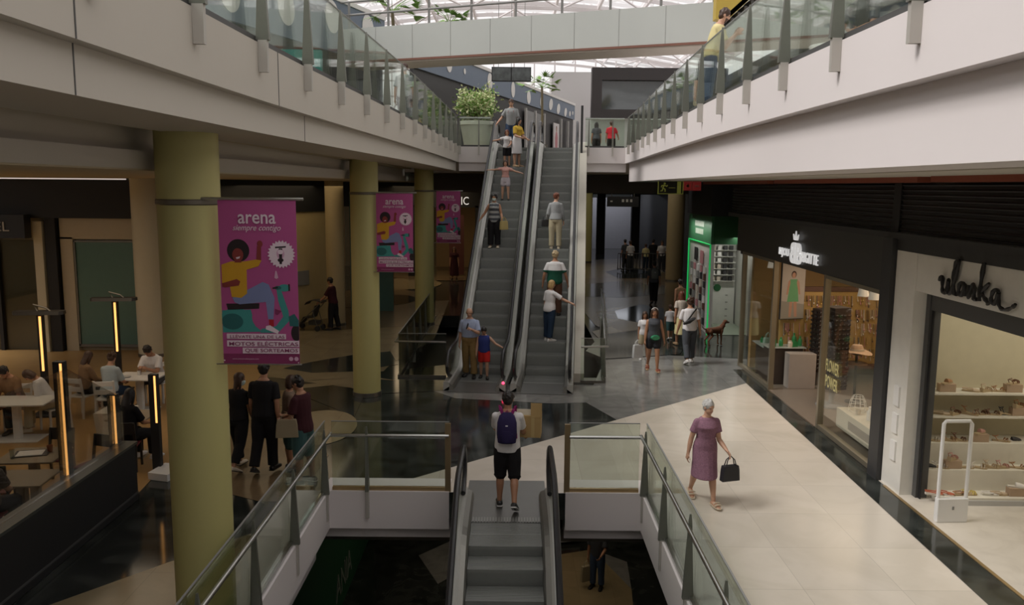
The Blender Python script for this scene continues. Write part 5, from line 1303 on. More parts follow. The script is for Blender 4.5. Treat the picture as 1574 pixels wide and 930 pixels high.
def cardboard(p, w, d, h, label):
    root = empty('cardboard_box', p, -0.1, label, 'box')
    cb = mat('cardboard', (0.40, 0.27, 0.11), 0.8)
    m = MB(); m.span(-w / 2, w / 2, -d / 2, d / 2, 0, h); m.build('carton', cb, root)
    m = MB(); m.box((w / 2 - .07, -d / 2 + .01, h + .09), (.17, .008, .22), rot=Matrix.Rotation(-.1, 3, 'X')); m.build('flap', cb, root)
    m = MB(); m.box((-.06, -d / 2 + .06, h + .04), (.3, .006, .10), rot=Matrix.Rotation(-.2, 3, 'X')); m.build('paper_flap', mat('carton_pale', (0.62, 0.56, 0.44), 0.8), root)
    m = MB(); m.box((0.08, -d / 2 - .002, h / 2), (.05, .003, h)); m.build('tape', mat('tape', (0.46, 0.34, 0.15), 0.4), root)
    return root
cardboard((0.27, 12.52, 1.03), .40, .3, .34, 'open cardboard box held in front of the man with the backpack')
# ---- the woman in the purple dress
ld = person('grey-haired woman in a purple patterned dress walking towards us on the pale floor', (3.0, 12.42, 0.003), PI + 0.12, 1.63,
    mix(walk(11), legL=(15, 2, 4), legR=(-15, 2, 16), footR=18, armL=(12, 8, 62, 14), armR=(-8, 14, 4, 10), yaw=22, pitch=4), 'f', 'light', ('short', 'grey'), None, ('dress', dress_c, 1.12, 1.08), (shoe_c, shoe_c, 'sandal'), build=1.1)
def handbag(p, rz, w, h, d, mt, label, strap=.16, name='handbag', cat='bag'):
    root = empty(name, p, rz, label, cat)
    m = MB(); m.loft([[Vector((a * w / 2, b * d / 2, z)) for a, b in ((-x, -1), (x, -1), (x, 1), (-x, 1))] for z, x in ((-strap - h, 1.0), (-strap - h * .3, .92), (-strap, .82))]); m.build('bag_body', mt, root, bevel=.01)
    for s in (-1, 1):
        m = MB(); m.tube([(-w * .28, s * d * .3, -strap), (-w * .2, s * d * .2, -strap * .4), (0, 0, 0.0), (w * .2, s * d * .2, -strap * .4), (w * .28, s * d * .3, -strap)], .008, 6); m.build('strap', mt, root)
    return root
handbag(ld['wr'][-1] + Vector((.02, .06, -.02)), 0.3, .30, .24, .1, mat('bag_black', (0.016, 0.016, 0.02), 0.5), 'black handbag hanging from the forearm of the woman in purple', .15)
# ---- the dark group by the big column
person('woman in black with long dark hair and a face mask, walking away', fl(369, 722) + Vector((0, 0, .001)), -0.35, 1.66, mix(walk(13), yaw=-50), 'f', 'tan', ('long', 'brown'), (black_c, .6, .0), ('trousers', black_c, .92), (shoe_c, shoe_b), mask=True)
person('tall man all in black seen from behind, arms hanging, walking away from us', fl(409, 727), -0.1, 1.84, mix(walk2(6), yaw=8), 'm', 'tan', ('short', 'black'), (black_c, .7, -.02), ('trousers', black_c, .99), BS, face=False)
mn = person('man in a dark maroon T-shirt and teal shorts standing sideways with folded forearm', fl(468, 742), 1.25, 1.78, dict(armL=(14, 8, 75, -30), armR=(18, 10, 82, -20), legL=(3, 3, 4), legR=(-4, 3, 4), pitch=12, yaw=5), 'm', 'tan', ('short', 'black'), (maroon_c, .7, -.03), ('shorts', teal_c, .5), (shoe_b, shoe_w))
handbag(mn['hip'] + Vector((-.20, -.22, .30)), 0.15, .36, .30, .06, mat('bag_tan', (0.30, 0.24, 0.15), 0.7), 'flat beige bag held against the man in the maroon T-shirt', .10)
person('woman with dark hair half hidden behind the man in the maroon T-shirt', fl(446, 722), -1.2, 1.64, dict(yaw=10), 'f', 'tan', ('bob', 'brown'), (cloth('taupe', (0.2, .14, .1)), .6, 0), ('shorts', teal_c, .5), BS)
# ---- foot of the left escalator
ph = person('man in a pale blue shirt and khaki trousers talking on his phone', fl(722, 580) + Vector((0, 0, .02)), PI - 0.1, 1.78,
    dict(legL=(6, 3, 6), legR=(-5, 3, 8), armR=(-6, 10, 6, 5), armL=(38, 12, 128, -38), pitch=12, grip={-1: 1.2, 1: .4}), 'm', 'light', ('balding', 'brown'), (ltblue_c, .85, .05), ('trousers', khaki_c, .99), BS, build=1.2)
m = MB(); m.box((0, 0, 0), (.075, .012, .15)); o = tag(m.build('mobile_phone', charcoal, None, bevel=.004), 'dark phone held to the ear of the man in the pale blue shirt', 'phone'); o.location = ph['wr'][-1] + Vector((-.015, .0, .04)); o.rotation_euler = (0.2, .3, 1.2)
person('boy in a blue tank top and bright red shorts reaching for the handrail', fl(744, 582) + Vector((0, 0, .02)), PI - 0.05, 1.32,
    dict(legL=(16, 3, 20), legR=(-6, 3, 6), armL=(22, 45, 38, 62), armR=(4, 10, 12, 5), pitch=24), 'm', 'light', ('short', 'black'), (royal_c, 0, -.01), ('shorts', red_c, .42), BS)
# ---- people riding down
mk = person('woman with a face mask, striped top and black trousers riding down', esc_at(escL, -.17, 388), DOWN, 1.62, dict(armR=(-5, 30, 15, 35), armL=(5, 14, 70, 10), yaw=0), 'f', 'tan', ('curly', 'black'),
    ([dgrey_c, cloth('stripe_pale', (.33, .34, .33))], .0, -.04, lambda c: int(c.z / .07) % 2), ('trousers', black_c, .97, 1.12), (shoe_c, shoe_b), mask=True)
handbag(mk['wr'][-1] + Vector((.05, .0, .06)), .6, .26, .26, .1, mat('bag_straw', (0.42, 0.33, 0.13), 0.8), 'straw-yellow bag on the arm of the woman in the striped top', .12)
person('girl in a pink top and white shorts riding down with both arms stretched out', esc_at(escL, -.02, 311), DOWN, 1.28, dict(armR=(8, 82, 12, 88), armL=(8, 68, 14, 76), legL=(2, 5, 2), legR=(-2, 5, 2)), 'f', 'light', ('bob', 'brown'), (pink_c, .5, .04), ('shorts', cloth('pale_shorts', (.5, .45, .48)), .3), BS)
person('child with auburn hair in a white T-shirt riding down, arm out to the rail', esc_at(escL, -.12, 262), DOWN, 1.22, dict(armR=(10, 70, 20, 80), armL=(30, 10, 60, -20)), 'f', 'light', ('bob', 'red'), (white_c, .6, 0), ('shorts', black_c, .45), BS)
person('dark-haired woman in a mustard top and white skirt riding down, turned to the child', esc_at(escL, .22, 262), DOWN + 0.9, 1.64, dict(armR=(20, 10, 75, -10), armL=(20, 8, 62, 5), yaw=15, pitch=10), 'f', 'light', ('long', 'black'), (yellow_c, .8, .06), ('skirt', white_c, 1.05, 1.15), (shoe_t, shoe_t))
gm = person('man in a grey T-shirt and jeans at the top of the left escalator', esc_at(escL, -.05, 233), DOWN, 1.76, dict(armR=(10, 30, 40, 30), armL=(4, 10, 12, 5), pitch=12), 'm', 'light', ('short', 'brown'), (grey_c, .8, -.02), ('trousers', denim_c, .99), BS)
m = MB(); c_ = gm['sp'](.235); fv = Vector((-math.sin(DOWN), math.cos(DOWN), 0)); rv = Vector((-fv.y, fv.x, 0))
for row in range(2):
    m.box(c_ + fv * .132 + Vector((0, 0, .02 - row * .055)), (.2, .006, .04), rz=DOWN)
o = m.build('shirt_print', mat('print_red_brown', (.28, .06, .06), .7)); o.parent = gm['root']; o.matrix_parent_inverse = (Matrix.Translation(gm['root'].location) @ Matrix.Rotation(DOWN, 4, 'Z')).inverted()
# ---- people riding up
w1 = person('woman with auburn hair in a grey sweater and khaki trousers riding up', esc_at(escR, .08, 376), UP, 1.66, dict(armL=(-4, 14, 40, 8), armR=(8, 10, 30, 8), yaw=-45), 'f', 'light', ('short', 'red'), (grey_c, 1.9, .0), ('trousers', beige_c, .99), (shoe_c, shoe_c))
handbag(w1['wr'][-1] + Vector((-.05, -.06, .22)), 0.2, .24, .22, .1, mat('bag_black2', (0.02, 0.02, 0.022), 0.45), 'black shoulder bag on the woman in the grey sweater', .12)
person('fair-haired man in a white and green polo shirt and brown shorts riding up', esc_at(escR, .16, 478), UP, 1.78, dict(armL=(-6, 20, 18, 8), armR=(2, 22, 25, 12)), 'm', 'tan', ('short', 'light'), ([green_c, white_c], .75, -.03, lambda c: 1 if c.z > 1.27 else 0), ('trousers', brown_c, .97), BS, face=False, build=1.1)
person('blonde woman in a white T-shirt and jeans riding up, right arm reaching to the handrail', esc_at(escR, .06, 527), UP - 0.8, 1.62, dict(armR=(50, 35, 62, 42), armL=(0, 8, 6, 4), yaw=-30, legR=(-4, 2, 4)), 'f', 'light', ('bob', 'blond'), (white_c, .8, -.04), ('trousers', navy_c, .97), WS)
# ---- right aisle
gw_ = person('woman with long dark hair, grey tank top and green waist bag walking towards us', fl(1003, 571), PI - 0.05, 1.68, mix(walk(11), armR=(4, 10, 10, 6), armL=(-4, 16, 6, 10)), 'f', 'tan', ('longwave', 'brown'), (dgrey_c, 0, .0), ('shorts', cloth('dark_shorts', (.03, .03, .035)), .3), (mat('shoe_red', (.3, .05, .03), .5), shoe_t, 'sandal'), hairband=True)
root = empty('waist_bag', gw_['hip'] + Vector((0.02, -.15, .03)), 0.05, 'shiny green bag worn at the waist of the woman in the grey tank top', 'bag')
m = MB(); m.loft([ringpts(Vector((0, y, 0)), Vector((1, 0, 0)), Vector((0, 0, 1)), a, b, 14) for y, a, b in ((.05, .11, .06), (.0, .13, .075), (-.05, .10, .055))]); m.build('pouch', mat('bag_green', (0.03, 0.22, 0.10), 0.25), root, True)
m = MB(); m.tube([(.16 * math.cos(a), .13 + .13 * math.sin(a), .01) for a in [2 * PI * i / 20 for i in range(21)]], .012, 6); m.build('belt', black_c, root)
ch = person('girl partly hidden behind the woman with the green waist bag, white top', fl(989, 552), PI, 1.36, dict(armR=(0, 6, 4, 3)), 'f', 'tan', ('long', 'brown'), (white_c, .6, 0), ('shorts', beige_c, .4), WS)
handbag(ch['wr'][1] + Vector((-.02, -.04, .0)), 0.4, .30, .38, .1, mat('bag_white', (.62, .61, .60), .6), 'white paper carrier bag hanging beside the woman with the green waist bag', .14, 'carrier_bag')
wm = person('man in a white T-shirt with a black sling bag walking away on the grey-toned floor', fl(1058, 559), 0.05, 1.80, mix(walk2(10), armL=(10, 12, 20, 10), armR=(-8, 12, 4, 8)), 'm', 'tan', ('short', 'brown'), (white_c, .75, -.02), ('trousers', dgrey_c, .96), WS, face=False)
root = empty('sling_bag', wm['back'], wm['rz'], 'black sling bag across the back of the man in the white T-shirt', 'bag')
m = MB(); m.loft([ringpts(Vector((-.06 + x, -.05, -.12 + z)), Vector((.5, 0, .86)), Vector((0, 1, 0)), a, .045, 12) for x, z, a in ((-.16, -.06, .03), (-.1, -.03, .085), (.06, .02, .10), (.15, .07, .04))]); m.build('pouch', mat('bag_black3', (.015, .015, .016), .5), root, True)
m = MB(); m.ribbon([(-.16, -.03, -.16), (-.05, -.035, -.02), (.06, -.02, .13), (.15, .05, .21)], .035, .01, up=(0, 1, 0)); m.ribbon([(-.16, -.03, -.16), (-.2, .1, -.15), (-.1, .22, -.05), (.06, .24, .1), (.15, .05, .21)], .035, .01); m.build('strap', MATS['bag_black3'], root)
person('woman in a beige top walking away, just left of the man with the sling bag', fl(1046, 532), 0.1, 1.66, walk(10), 'f', 'tan', ('long', 'red'), (cloth('oat', (.55, .48, .40)), .6, 0), ('skirt', paleyel_c, 1.3, 1.1), (shoe_t, shoe_t), face=False)
person('small child in a white top walking between the adults in the right aisle', fl(1029, 522), 0.0, 1.08, walk2(10), 'm', 'tan', ('short', 'brown'), (white_c, .7, 0), ('shorts', teal_c, .5), WS, face=False)
person('woman with bare shoulders and dark hair near the green phone shop', fl(1044, 505), 0.2, 1.66, walk(8), 'f', 'tan', ('bun', 'black'), (tan_c, 0, .0), ('trousers', black_c, .97), BS, face=False)
b2 = person('man in dark clothes with a grey rucksack walking away down the right aisle', fl(1004, 468), 0.0, 1.76, walk2(9), 'm', 'tan', ('short', 'black'), (dgrey_c, .8, -.02), ('trousers', black_c, .98), BS, face=False)
backpack(b2, cloth('rucksack_grey', (.16, .165, .16)), charcoal, 'grey rucksack on the man walking away down the right aisle')
far = [('person in a white shirt, left end of the far barrier', 969, 403, white_c, dgrey_c, 'brown', 0.4, 1.74), ('person in a yellow top behind the far barrier', 996, 395, paleyel_c, navy_c, 'brown', 0.2, 1.5), ('person in black behind the far barrier', 1007, 397, black_c, black_c, 'black', -.2, 1.78), ('person in a white T-shirt at the right end of the far barrier', 1017, 398, white_c, dgrey_c, 'brown', PI, 1.76), ('person in dark clothes behind the white shirt at the far barrier', 964, 396, dgrey_c, black_c, 'black', .5, 1.76)]
for lb, x, y, a, b, hc_, rz, h in far:
    p_ = fl(x, y); s_ = 48.5 / p_.y
    person(lb, (p_.x * s_, 48.5 + (.8 if 'behind' in lb else 0), 0), rz, h, None, 'm', 'tan', ('short', hc_), (a, .8, -.02), ('trousers', b, .98), BS, vox=.012, face=False)
bar = empty('barrier', (7.55, 48.0, 0), 0, 'dark metal crowd barrier before the grey blind at the far end', 'barrier')
m = MB(); m.tube([(-1.45, 0, .08), (-1.45, 0, 1.05), (1.45, 0, 1.05), (1.45, 0, .08)], .03, 6); m.tube([(-1.45, 0, .15), (1.45, 0, .15)], .025, 6); m.build('frame', charcoal, bar)
for k in range(15):
    m = MB(); m.tube([(-1.3 + k * .186, 0, .15), (-1.3 + k * .186, 0, 1.05)], .03, 5); m.build('bar', charcoal, bar)
for s in (-1, 1):
    m = MB(); m.ribbon([(s * 1.2, -.3, .03), (s * 1.2, .3, .03)], .05, .05); m.build('foot', charcoal, bar)
# ---- left aisle
st_ = person('man in a dark reddish shirt pushing a buggy before the cream wall', fl(513, 507), 1.35, 1.76, dict(armL=(35, 6, 55, 4), armR=(35, 6, 55, 4), legL=(6, 2, 4), legR=(-6, 2, 8), lean=6), 'm', 'tan', ('short', 'black'), (maroon_c, .8, -.02), ('trousers', black_c, .98), BS)
person('woman in a long dark red dress by the amber shop behind the third banner', Vector((-3.0, 43.0, 0)), PI, 1.7, None, 'f', 'tan', ('long', 'brown'), None, ('dress', maroon_c, 1.6, 1.2), BS, vox=.012)
# ---- restaurant
sit = dict(legL=(82, 8, 80), legR=(82, 8, 80), armL=(30, 8, 78, -18), armR=(30, 8, 78, -18), lean=8, pitch=18)
person('woman in a pale blue shirt seen from behind, seated at the diners table', (-8.30, 16.78, 0.006), -0.15, 1.66, sit, 'f', 'light', ('bun', 'brown'), (cloth('ice_blue', (.42, .49, .52)), .9, .0), ('trousers', navy_c, .97), BS, seat=.46, face=False)
person('woman in a brown top with long hair, seated left of the pale blue shirt', (-8.95, 17.0, 0.006), -0.6, 1.64, sit, 'f', 'tan', ('long', 'brown'), (cloth('caramel', (.22, .14, .08)), 1.8, .0), ('trousers', black_c, .97), BS, seat=.46)
person('man in a white T-shirt leaning his face on his hands across the diners table', (-7.88, 18.1, 0.006), PI - .1, 1.76, mix(sit, lean=22, armL=(55, 4, 140, -28), armR=(55, 4, 140, -28), pitch=22), 'm', 'tan', ('short', 'black'), (white_c, .75, .0), ('trousers', dgrey_c, .97), BS, seat=.46)
person('diner in a white long-sleeved top bent over the left white table', (-9.0, 15.9, 0.006), PI * .62, 1.66, mix(sit, lean=28, pitch=28), 'f', 'tan', ('bob', 'brown'), (white_c, 1.9, .0), ('trousers', beige_c, .98), (shoe_c, shoe_c), seat=.46)
person('dark-haired diner at the left edge behind the white table', (-9.75, 16.0, 0.006), PI * .95, 1.7, mix(sit, lean=20, pitch=25), 'm', 'tan', ('short', 'black'), (tan_c, .8, .0), ('trousers', black_c, .97), BS, seat=.46)
person('woman in black seated on the red dark chair beside the big column', (-6.55, 13.78, 0.006), -0.3, 1.66, mix(sit, lean=4), 'f', 'tan', ('long', 'black'), (black_c, .8, .0), ('trousers', black_c, .97), WS, seat=.46, face=False)
person('grey-haired diner in a patterned top at the lower left edge, behind the partition', (-6.95, 10.56, 0.006), 0.0, 1.66, sit, 'f', 'light', ('bob', 'grey'), (mat('cloth_speckle', (.13, .12, .11), .85, var=.8, scale=40), .8, .0), ('trousers', dgrey_c, .97), BS, seat=.46, face=False)
# ---- upper storey
person('bearded man in a pale yellow T-shirt leaning on the right upper balustrade', (3.5, 15.3, 6.2), -1.75, 1.80, dict(lean=14, armL=(40, 4, 158, -10), armR=(38, 6, 150, -14), pitch=8, legL=(-6, 4, 2), legR=(-2, 4, 2)), 'm', 'light', ('short', 'brown'), (paleyel_c, .8, -.02), ('trousers', denim_c, .98), BS, beard=True)
person('dark-haired person sitting behind the right upper glass near the picture top', (4.75, 11.7, 6.24), 2.2, 1.74, sit, 'm', 'tan', ('short', 'black'), (charcoal, .8, 0), ('trousers', black_c, .97), BS, seat=.46)
person('man in a grey T-shirt walking behind the left upper glass', (-2.85, 22.2, 6.2), -0.2, 1.72, walk(8), 'm', 'light', ('short', 'brown'), (cloth('pale_grey', (.42, .45, .46)), .8, -.02), ('trousers', dgrey_c, .98), BS, face=False)
person('person in dark grey seen from behind on the far balcony', (3.92, 40, 6.2), 0.1, 1.66, None, 'f', 'tan', ('long', 'black'), (dgrey_c, .6, 0), ('trousers', black_c, .97), BS, face=False)
person('person in a bright red T-shirt on the far balcony', (4.62, 40, 6.2), 0.0, 1.70, dict(armR=(20, 25, 60, 15)), 'm', 'tan', ('pony', 'brown'), (cloth('bright_red', (.62, .03, .05)), .7, 0), ('trousers', black_c, .97), BS, face=False)
person('person with a black bag and beige shorts behind the right upper glass', (4.5, 20.4, 6.2), 0.3, 1.66, walk(8), 'f', 'light', ('long', 'brown'), (black_c, .7, 0), ('shorts', beige_c, .4), BS, face=False)
ct = empty('cafe_table', (4.75, 12.75, 6.203), 0, 'round table in front of the person sitting on the right upper floor', 'table')
m = MB(); m.lathe([(.36, .72), (.36, .75)], n=24); m.build('tabletop', white_paint, ct); m = MB(); m.lathe([(.2, 0), (.2, .02), (.03, .03), (.03, .72)], n=14); m.build('pedestal', dark_steel, ct)
uc = copy_tree(cw); place(uc, (4.78, 11.72, 6.2), 2.2 - PI, 'white slat-back chair under the person on the right upper floor', 'white cafe chairs'); uc.rotation_euler.z = 2.2
# ---- lower storey
lo = person('man in dark clothes with a carrier bag on the lower floor', (2.3, 20.7, -5.595), PI - .4, 1.76, dict(armR=(2, 8, 6, 4), armL=(20, 10, 70, -10)), 'm', 'tan', ('short', 'black'), (dgrey_c, .8, -.02), ('trousers', denim_c, .98), BS)
handbag(lo['wr'][1] + Vector((-.03, -.03, -.02)), .5, .34, .42, .1, mat('bag_yellowish', (.36, .31, .2), .6), 'pale carrier bag held by the man on the lower floor', .14, 'carrier_bag')
pc = empty('poster_stand', (1.72, 23.3, -5.597), 0.2, 'red poster board on the lower floor beside the escalator', 'sign')
m = MB(); m.box((0, 0, .85), (.7, .04, 1.5)); m.build('frame', light_grey, pc); m = MB(); m.box((0, -.025, .85), (.62, .01, 1.4)); m.build('poster', red_soffit, pc)

# ================================================================== DOG AND BUGGY
def dog(loc, rz, label):
    dk = mat('dog_brown', (0.16, 0.062, 0.026), 0.8, var=.25, scale=14)
    m = MB(); V = Vector
    def ringx(y, z, a, b): return ringpts(V((0, y, z)), V((1, 0, 0)), V((0, 0, 1)), a, b, 14)
    m.loft([ringx(-.33, .50, .03, .04), ringx(-.30, .49, .075, .085), ringx(-.15, .49, .085, .085), ringx(0, .475, .09, .10), ringx(.15, .465, .10, .125), ringx(.27, .48, .09, .115), ringx(.34, .52, .06, .07)])
    m.tube([(0, .27, .52), (0, .36, .62), (0, .41, .70)], [.085, .065, .055], 12)
    m.ball((0, .45, .72), (.062, .075, .062), 10)
    m.tube([(0, .46, .715), (0, .545, .69), (0, .60, .68)], [.045, .034, .024], 10); m.ball((0, .605, .688), .018, 6)
    for s in (-1, 1):
        m.loft([[V((s * x, y, z)) for x, y, z in q] for q in (((.035, .43, .77), (.06, .45, .765), (.06, .41, .765)), ((.075, .435, .70), (.085, .455, .70), (.08, .41, .71)), ((.07, .45, .65), (.078, .458, .65), (.075, .44, .65)))])
        limb(m, [(s * .075, .24, .46), (s * .08, .21, .33), (s * .075, .235, .20), (s * .075, .225, .05)], [.052, .036, .026, .021], 8)
        m.ball((s * .075, .245, .025), (.028, .042, .024), 8)
        limb(m, [(s * .07, -.22, .46), (s * .085, -.15, .32), (s * .08, -.30, .19), (s * .08, -.275, .05)], [.07, .045, .026, .021], 8)
        m.ball((s * .08, -.255, .025), (.027, .042, .024), 8)
    m.tube([(0, -.32, .53), (0, -.42, .55), (0, -.50, .62), (0, -.53, .70)], [.024, .018, .013, .006], 8)
    o = bpy.data.objects.new('dog', remesh(m, 'dog', [dk, eye_m], .009, 2, .5, lambda c: 1 if (c.y > .595 and c.z > .68) or (abs(abs(c.x) - .04) < .013 and abs(c.y - .505) < .014 and abs(c.z - .735) < .013) else 0))
    C.objects.link(o); o.location = loc; o.rotation_euler = (0, 0, rz); tag(o, label, 'dog')
    m = MB(); m.tube([(.075 * math.cos(a), .36 + .045 * math.sin(a) * .9, .605 - .05 * math.sin(a)) for a in [2 * PI * i / 16 for i in range(17)]], .01, 6); m.build('collar', red_soffit, o)
dog(fl(1097, 531), -1.05, 'brown dog standing in front of the green phone shop')
sb = empty('buggy', fl(478, 507), 1.35, 'dark folding baby buggy pushed by the man before the cream wall', 'buggy')
dk_f = charcoal
m = MB()
for s in (-1, 1):
    m.tube([(s * .22, -.50, 1.02), (s * .22, -.30, .80), (s * .22, .42, .14)], .014, 6); m.tube([(s * .22, -.18, .68), (s * .22, -.34, .14)], .014, 6)
m.tube([(-.22, -.5, 1.02), (.22, -.5, 1.02)], .018, 6); m.tube([(-.22, -.34, .16), (.22, -.34, .16)], .012, 6); m.build('frame', dark_steel, sb)
m = MB(); m.loft([[Vector((x, y, z)) for x, y, z in q] for q in (((-.19, -.24, .85), (.19, -.24, .85), (.19, -.27, .82), (-.19, -.27, .82)), ((-.19, -.12, .48), (.19, -.12, .48), (.19, -.15, .44), (-.19, -.15, .44)), ((-.19, .18, .46), (.19, .18, .46), (.19, .18, .42), (-.19, .18, .42)), ((-.17, .32, .24), (.17, .32, .24), (.17, .29, .22), (-.17, .29, .22)))]); m.build('seat', dk_f, sb)
m = MB(); m.loft([[Vector((x * .2, -.22 + .36 * math.sin(a), .82 + .22 * math.cos(a))) for x in (-1, 1)] for a in [R(t) for t in (-50, -25, 0, 25, 50, 75)]], cap=False, closed=False); o = m.build('hood', dk_f, sb); sl_ = o.modifiers.new('s', 'SOLIDIFY'); sl_.thickness = .015
m = MB(); m.loft([[Vector((x * .17, y, z)) for x, y in ((-1, -.3), (1, -.3), (1, .0), (-1, .0))] for z in (.2, .33)]); m.build('basket', dk_f, sb)
for s in (-1, 1):
    for y in (-.34, .42):
        for q in (-.03, .03):
            m = MB(); m.lathe([(.085, -.012), (.09, 0), (.085, .012), (.03, .012), (.03, -.012)], n=18)
            for v in m.bm.verts: v.co = Vector((v.co.z + s * .22 + q, v.co.x + y, v.co.y + .092))
            m.build('wheel', black_rubber, sb)
# ================================================================== SHOE SHOP
LVN = {}
def shoe_mesh(kind, upper, sole):
    m = MB(); L, w = .25, .045
    wedge = .05 if kind in ('wedge', 'heel') else .0
    st = (-.02, .0, .25, .5, .75, .95, 1.02)
    wd = (.6, .72, .7, .85, 1.0, .75, .35)
    def zb(t): return wedge * max(0, 1 - t * 1.5)
    rings = []
    for t, k in zip(st, wd):
        zt = .022 + zb(t); z0 = 0.0
        if kind == 'heel' and .15 < t < .6: z0 = zb(t) * .8
        rings.append([Vector((a * w * k, t * L, z)) for a, z in ((-1, z0), (1, z0), (1.05, zt), (-1.05, zt))])
    m.loft(rings, 1)
    if kind == 'clog':
        m.loft([[Vector((math.cos(a) * w * k, t * L, .02 + math.sin(a) * hgt)) for a in [PI * i / 8 for i in range(9)]] for t, k, hgt in ((.42, .86, .062), (.6, .98, .058), (.8, 1.0, .045), (.97, .72, .03), (1.03, .3, .016))], 0)
    elif kind == 'flat':
        m.loft([[Vector((math.cos(a) * w * k, t * L, .015 + math.sin(a) * hgt)) for a in [PI * i / 8 for i in range(9)]] for t, k, hgt in ((.62, 1.0, .04), (.8, 1.0, .036), (.97, .7, .026), (1.03, .3, .014))], 0)
        m.tube([Vector((s_ * w * .95, t * L, .04 + .012 * (1 - t))) for s_, t in ((1, .62), (1, .3), (.6, .0), (-.6, .0), (-1, .3), (-1, .62))], .011, 5, 0)
    else:
        for t, hgt in ((.82, .034), (.66, .045)) if kind != 'heel' else ((.85, .03),):
            m.ribbon([Vector((math.cos(a) * w * 1.0, t * L + .012 * math.sin(a), .018 + zb(t) + math.sin(a) * hgt)) for a in [PI * i / 8 for i in range(9)]], .026, .006, 0, up=(0, 1, 0))
        q = [Vector((w * .8, .28 * L, .02 + zb(.28))), Vector((w * .75, .12 * L, .075 + zb(.1))), Vector((0, -.03 * L, .09 + zb(0))), Vector((-w * .75, .12 * L, .075 + zb(.1))), Vector((-w * .8, .28 * L, .02 + zb(.28)))]
        m.tube(q, .007, 5, 0)
        m.tube([Vector((w * .75, .12 * L, .075 + zb(.1))), Vector((0, .3 * L, .10 + zb(.2))), Vector((-w * .75, .12 * L, .075 + zb(.1)))], .007, 5, 0)
    return m.mesh('shoe', [upper, sole], True)
UC = dict(tan=(0.36, 0.19, 0.09), brown=(0.17, 0.08, 0.045), white=(0.70, 0.66, 0.60), black=(0.02, 0.018, 0.018), beige=(0.52, 0.40, 0.27), rust=(0.40, 0.10, 0.045), yellow=(0.55, 0.43, 0.12), green=(0.03, 0.11, 0.05), rose=(0.50, 0.27, 0.22))
um = {k: mat('shoe_upper_' + k, v, .6) for k, v in UC.items()}
sole_m = mat('shoe_sole_raffia', (0.45, 0.34, 0.2), .8); sole_w = mat('shoe_sole_pale', (0.62, 0.58, 0.5), .7)
shelf_w = mat('shelf_white', (0.70, 0.66, 0.56), .5)
LEVELS_ = [('top shelf', 1450, 604, 13.14), ('second shelf', 1450, 640, 13.12), ('high podium step', 1450, 681, 13.02), ('middle podium step', 1450, 722, 12.72), ('lowest podium step', 1450, 764, 12.40)]
zlev = []
for n_, px, py, Y in LEVELS_: zlev.append(atY(px, py, Y).z)
for i in (0, 1):
    m = MB(); m.span(6.62, 11.2, 13.12, 13.5, zlev[i] - .03, zlev[i]); tag(m.build('wall_shelf', shelf_w, None), ('upper' if i == 0 else 'lower') + ' long pale shelf of shoes on the shoe shop wall', 'shelf')
ps = empty('display_podium', (6.62, 13.2, 0.008), 0, 'white three-step shoe podium below the shelves in the shoe shop', 'podium')
for i, (y0, x0) in enumerate(((13.0, 0.0), (12.70, .0), (12.36, 0.06))):
    z = zlev[2 + i] - .008
    m = MB(); m.span(x0, 4.5, y0 - 13.2, (.28 if i == 0 else (13.0 - 13.2 if i == 1 else 12.70 - 13.2)), 0 if i == 2 else 0, z); m.build('step', shelf_w, ps)
m = MB(); m.span(.04, 4.5, 12.34 - 13.2, 12.36 - 13.2, 0, .08); m.build('plinth', light_grey, ps)
SPOTS = [
 (0, [(1420, 'sandal', 'brown', .6), (1460, 'clog', 'tan', .2, 'box'), (1498, 'flat', 'beige', 1.2), (1522, 'wedge', 'beige', .3), (1542, 'sandal', 'tan', .8), (1563, 'sandal', 'brown', .3, 'box')]),
 (1, [(1419, 'wedge', 'white', .9), (1452, 'flat', 'beige', 1.2), (1474, 'wedge', 'brown', .2), (1496, 'wedge', 'tan', 1.4), (1514, 'sandal', 'brown', .6), (1532, 'sandal', 'brown', .9), (1552, 'heel', 'black', .7), (1572, 'wedge', 'tan', .3, 'box')]),
 (2, [(1411, 'clog', 'green', 1.2), (1424, 'sandal', 'tan', .5), (1438, 'sandal', 'white', 1.0), (1464, 'wedge', 'tan', .9), (1480, 'wedge', 'brown', .9), (1511, 'clog', 'rose', .2, 'box'), (1545, 'sandal', 'tan', 1.1), (1563, 'clog', 'black', .8)]),
 (3, [(1429, 'clog', 'black', 1.1), (1450, 'sandal', 'white', 1.2), (1468, 'wedge', 'rose', .1, 'box'), (1488, 'sandal', 'white', 1.0), (1508, 'sandal', 'white', 1.2), (1528, 'wedge', 'beige', .8), (1546, 'wedge', 'rose', .6), (1570, 'sandal', 'tan', 1.1)]),
 (4, [(1440, 'flat', 'rust', 1.1), (1457, 'flat', 'rust', 1.2), (1482, 'flat', 'tan', .6), (1494, 'sandal', 'yellow', .7), (1527, 'flat', 'white', .9), (1541, 'flat', 'beige', .8), (1567, 'clog', 'white', 1.1, 'box')])]
smc = {}; boxn = 0
box_cols = [(0.42, 0.30, 0.2), (0.36, 0.24, 0.17)]
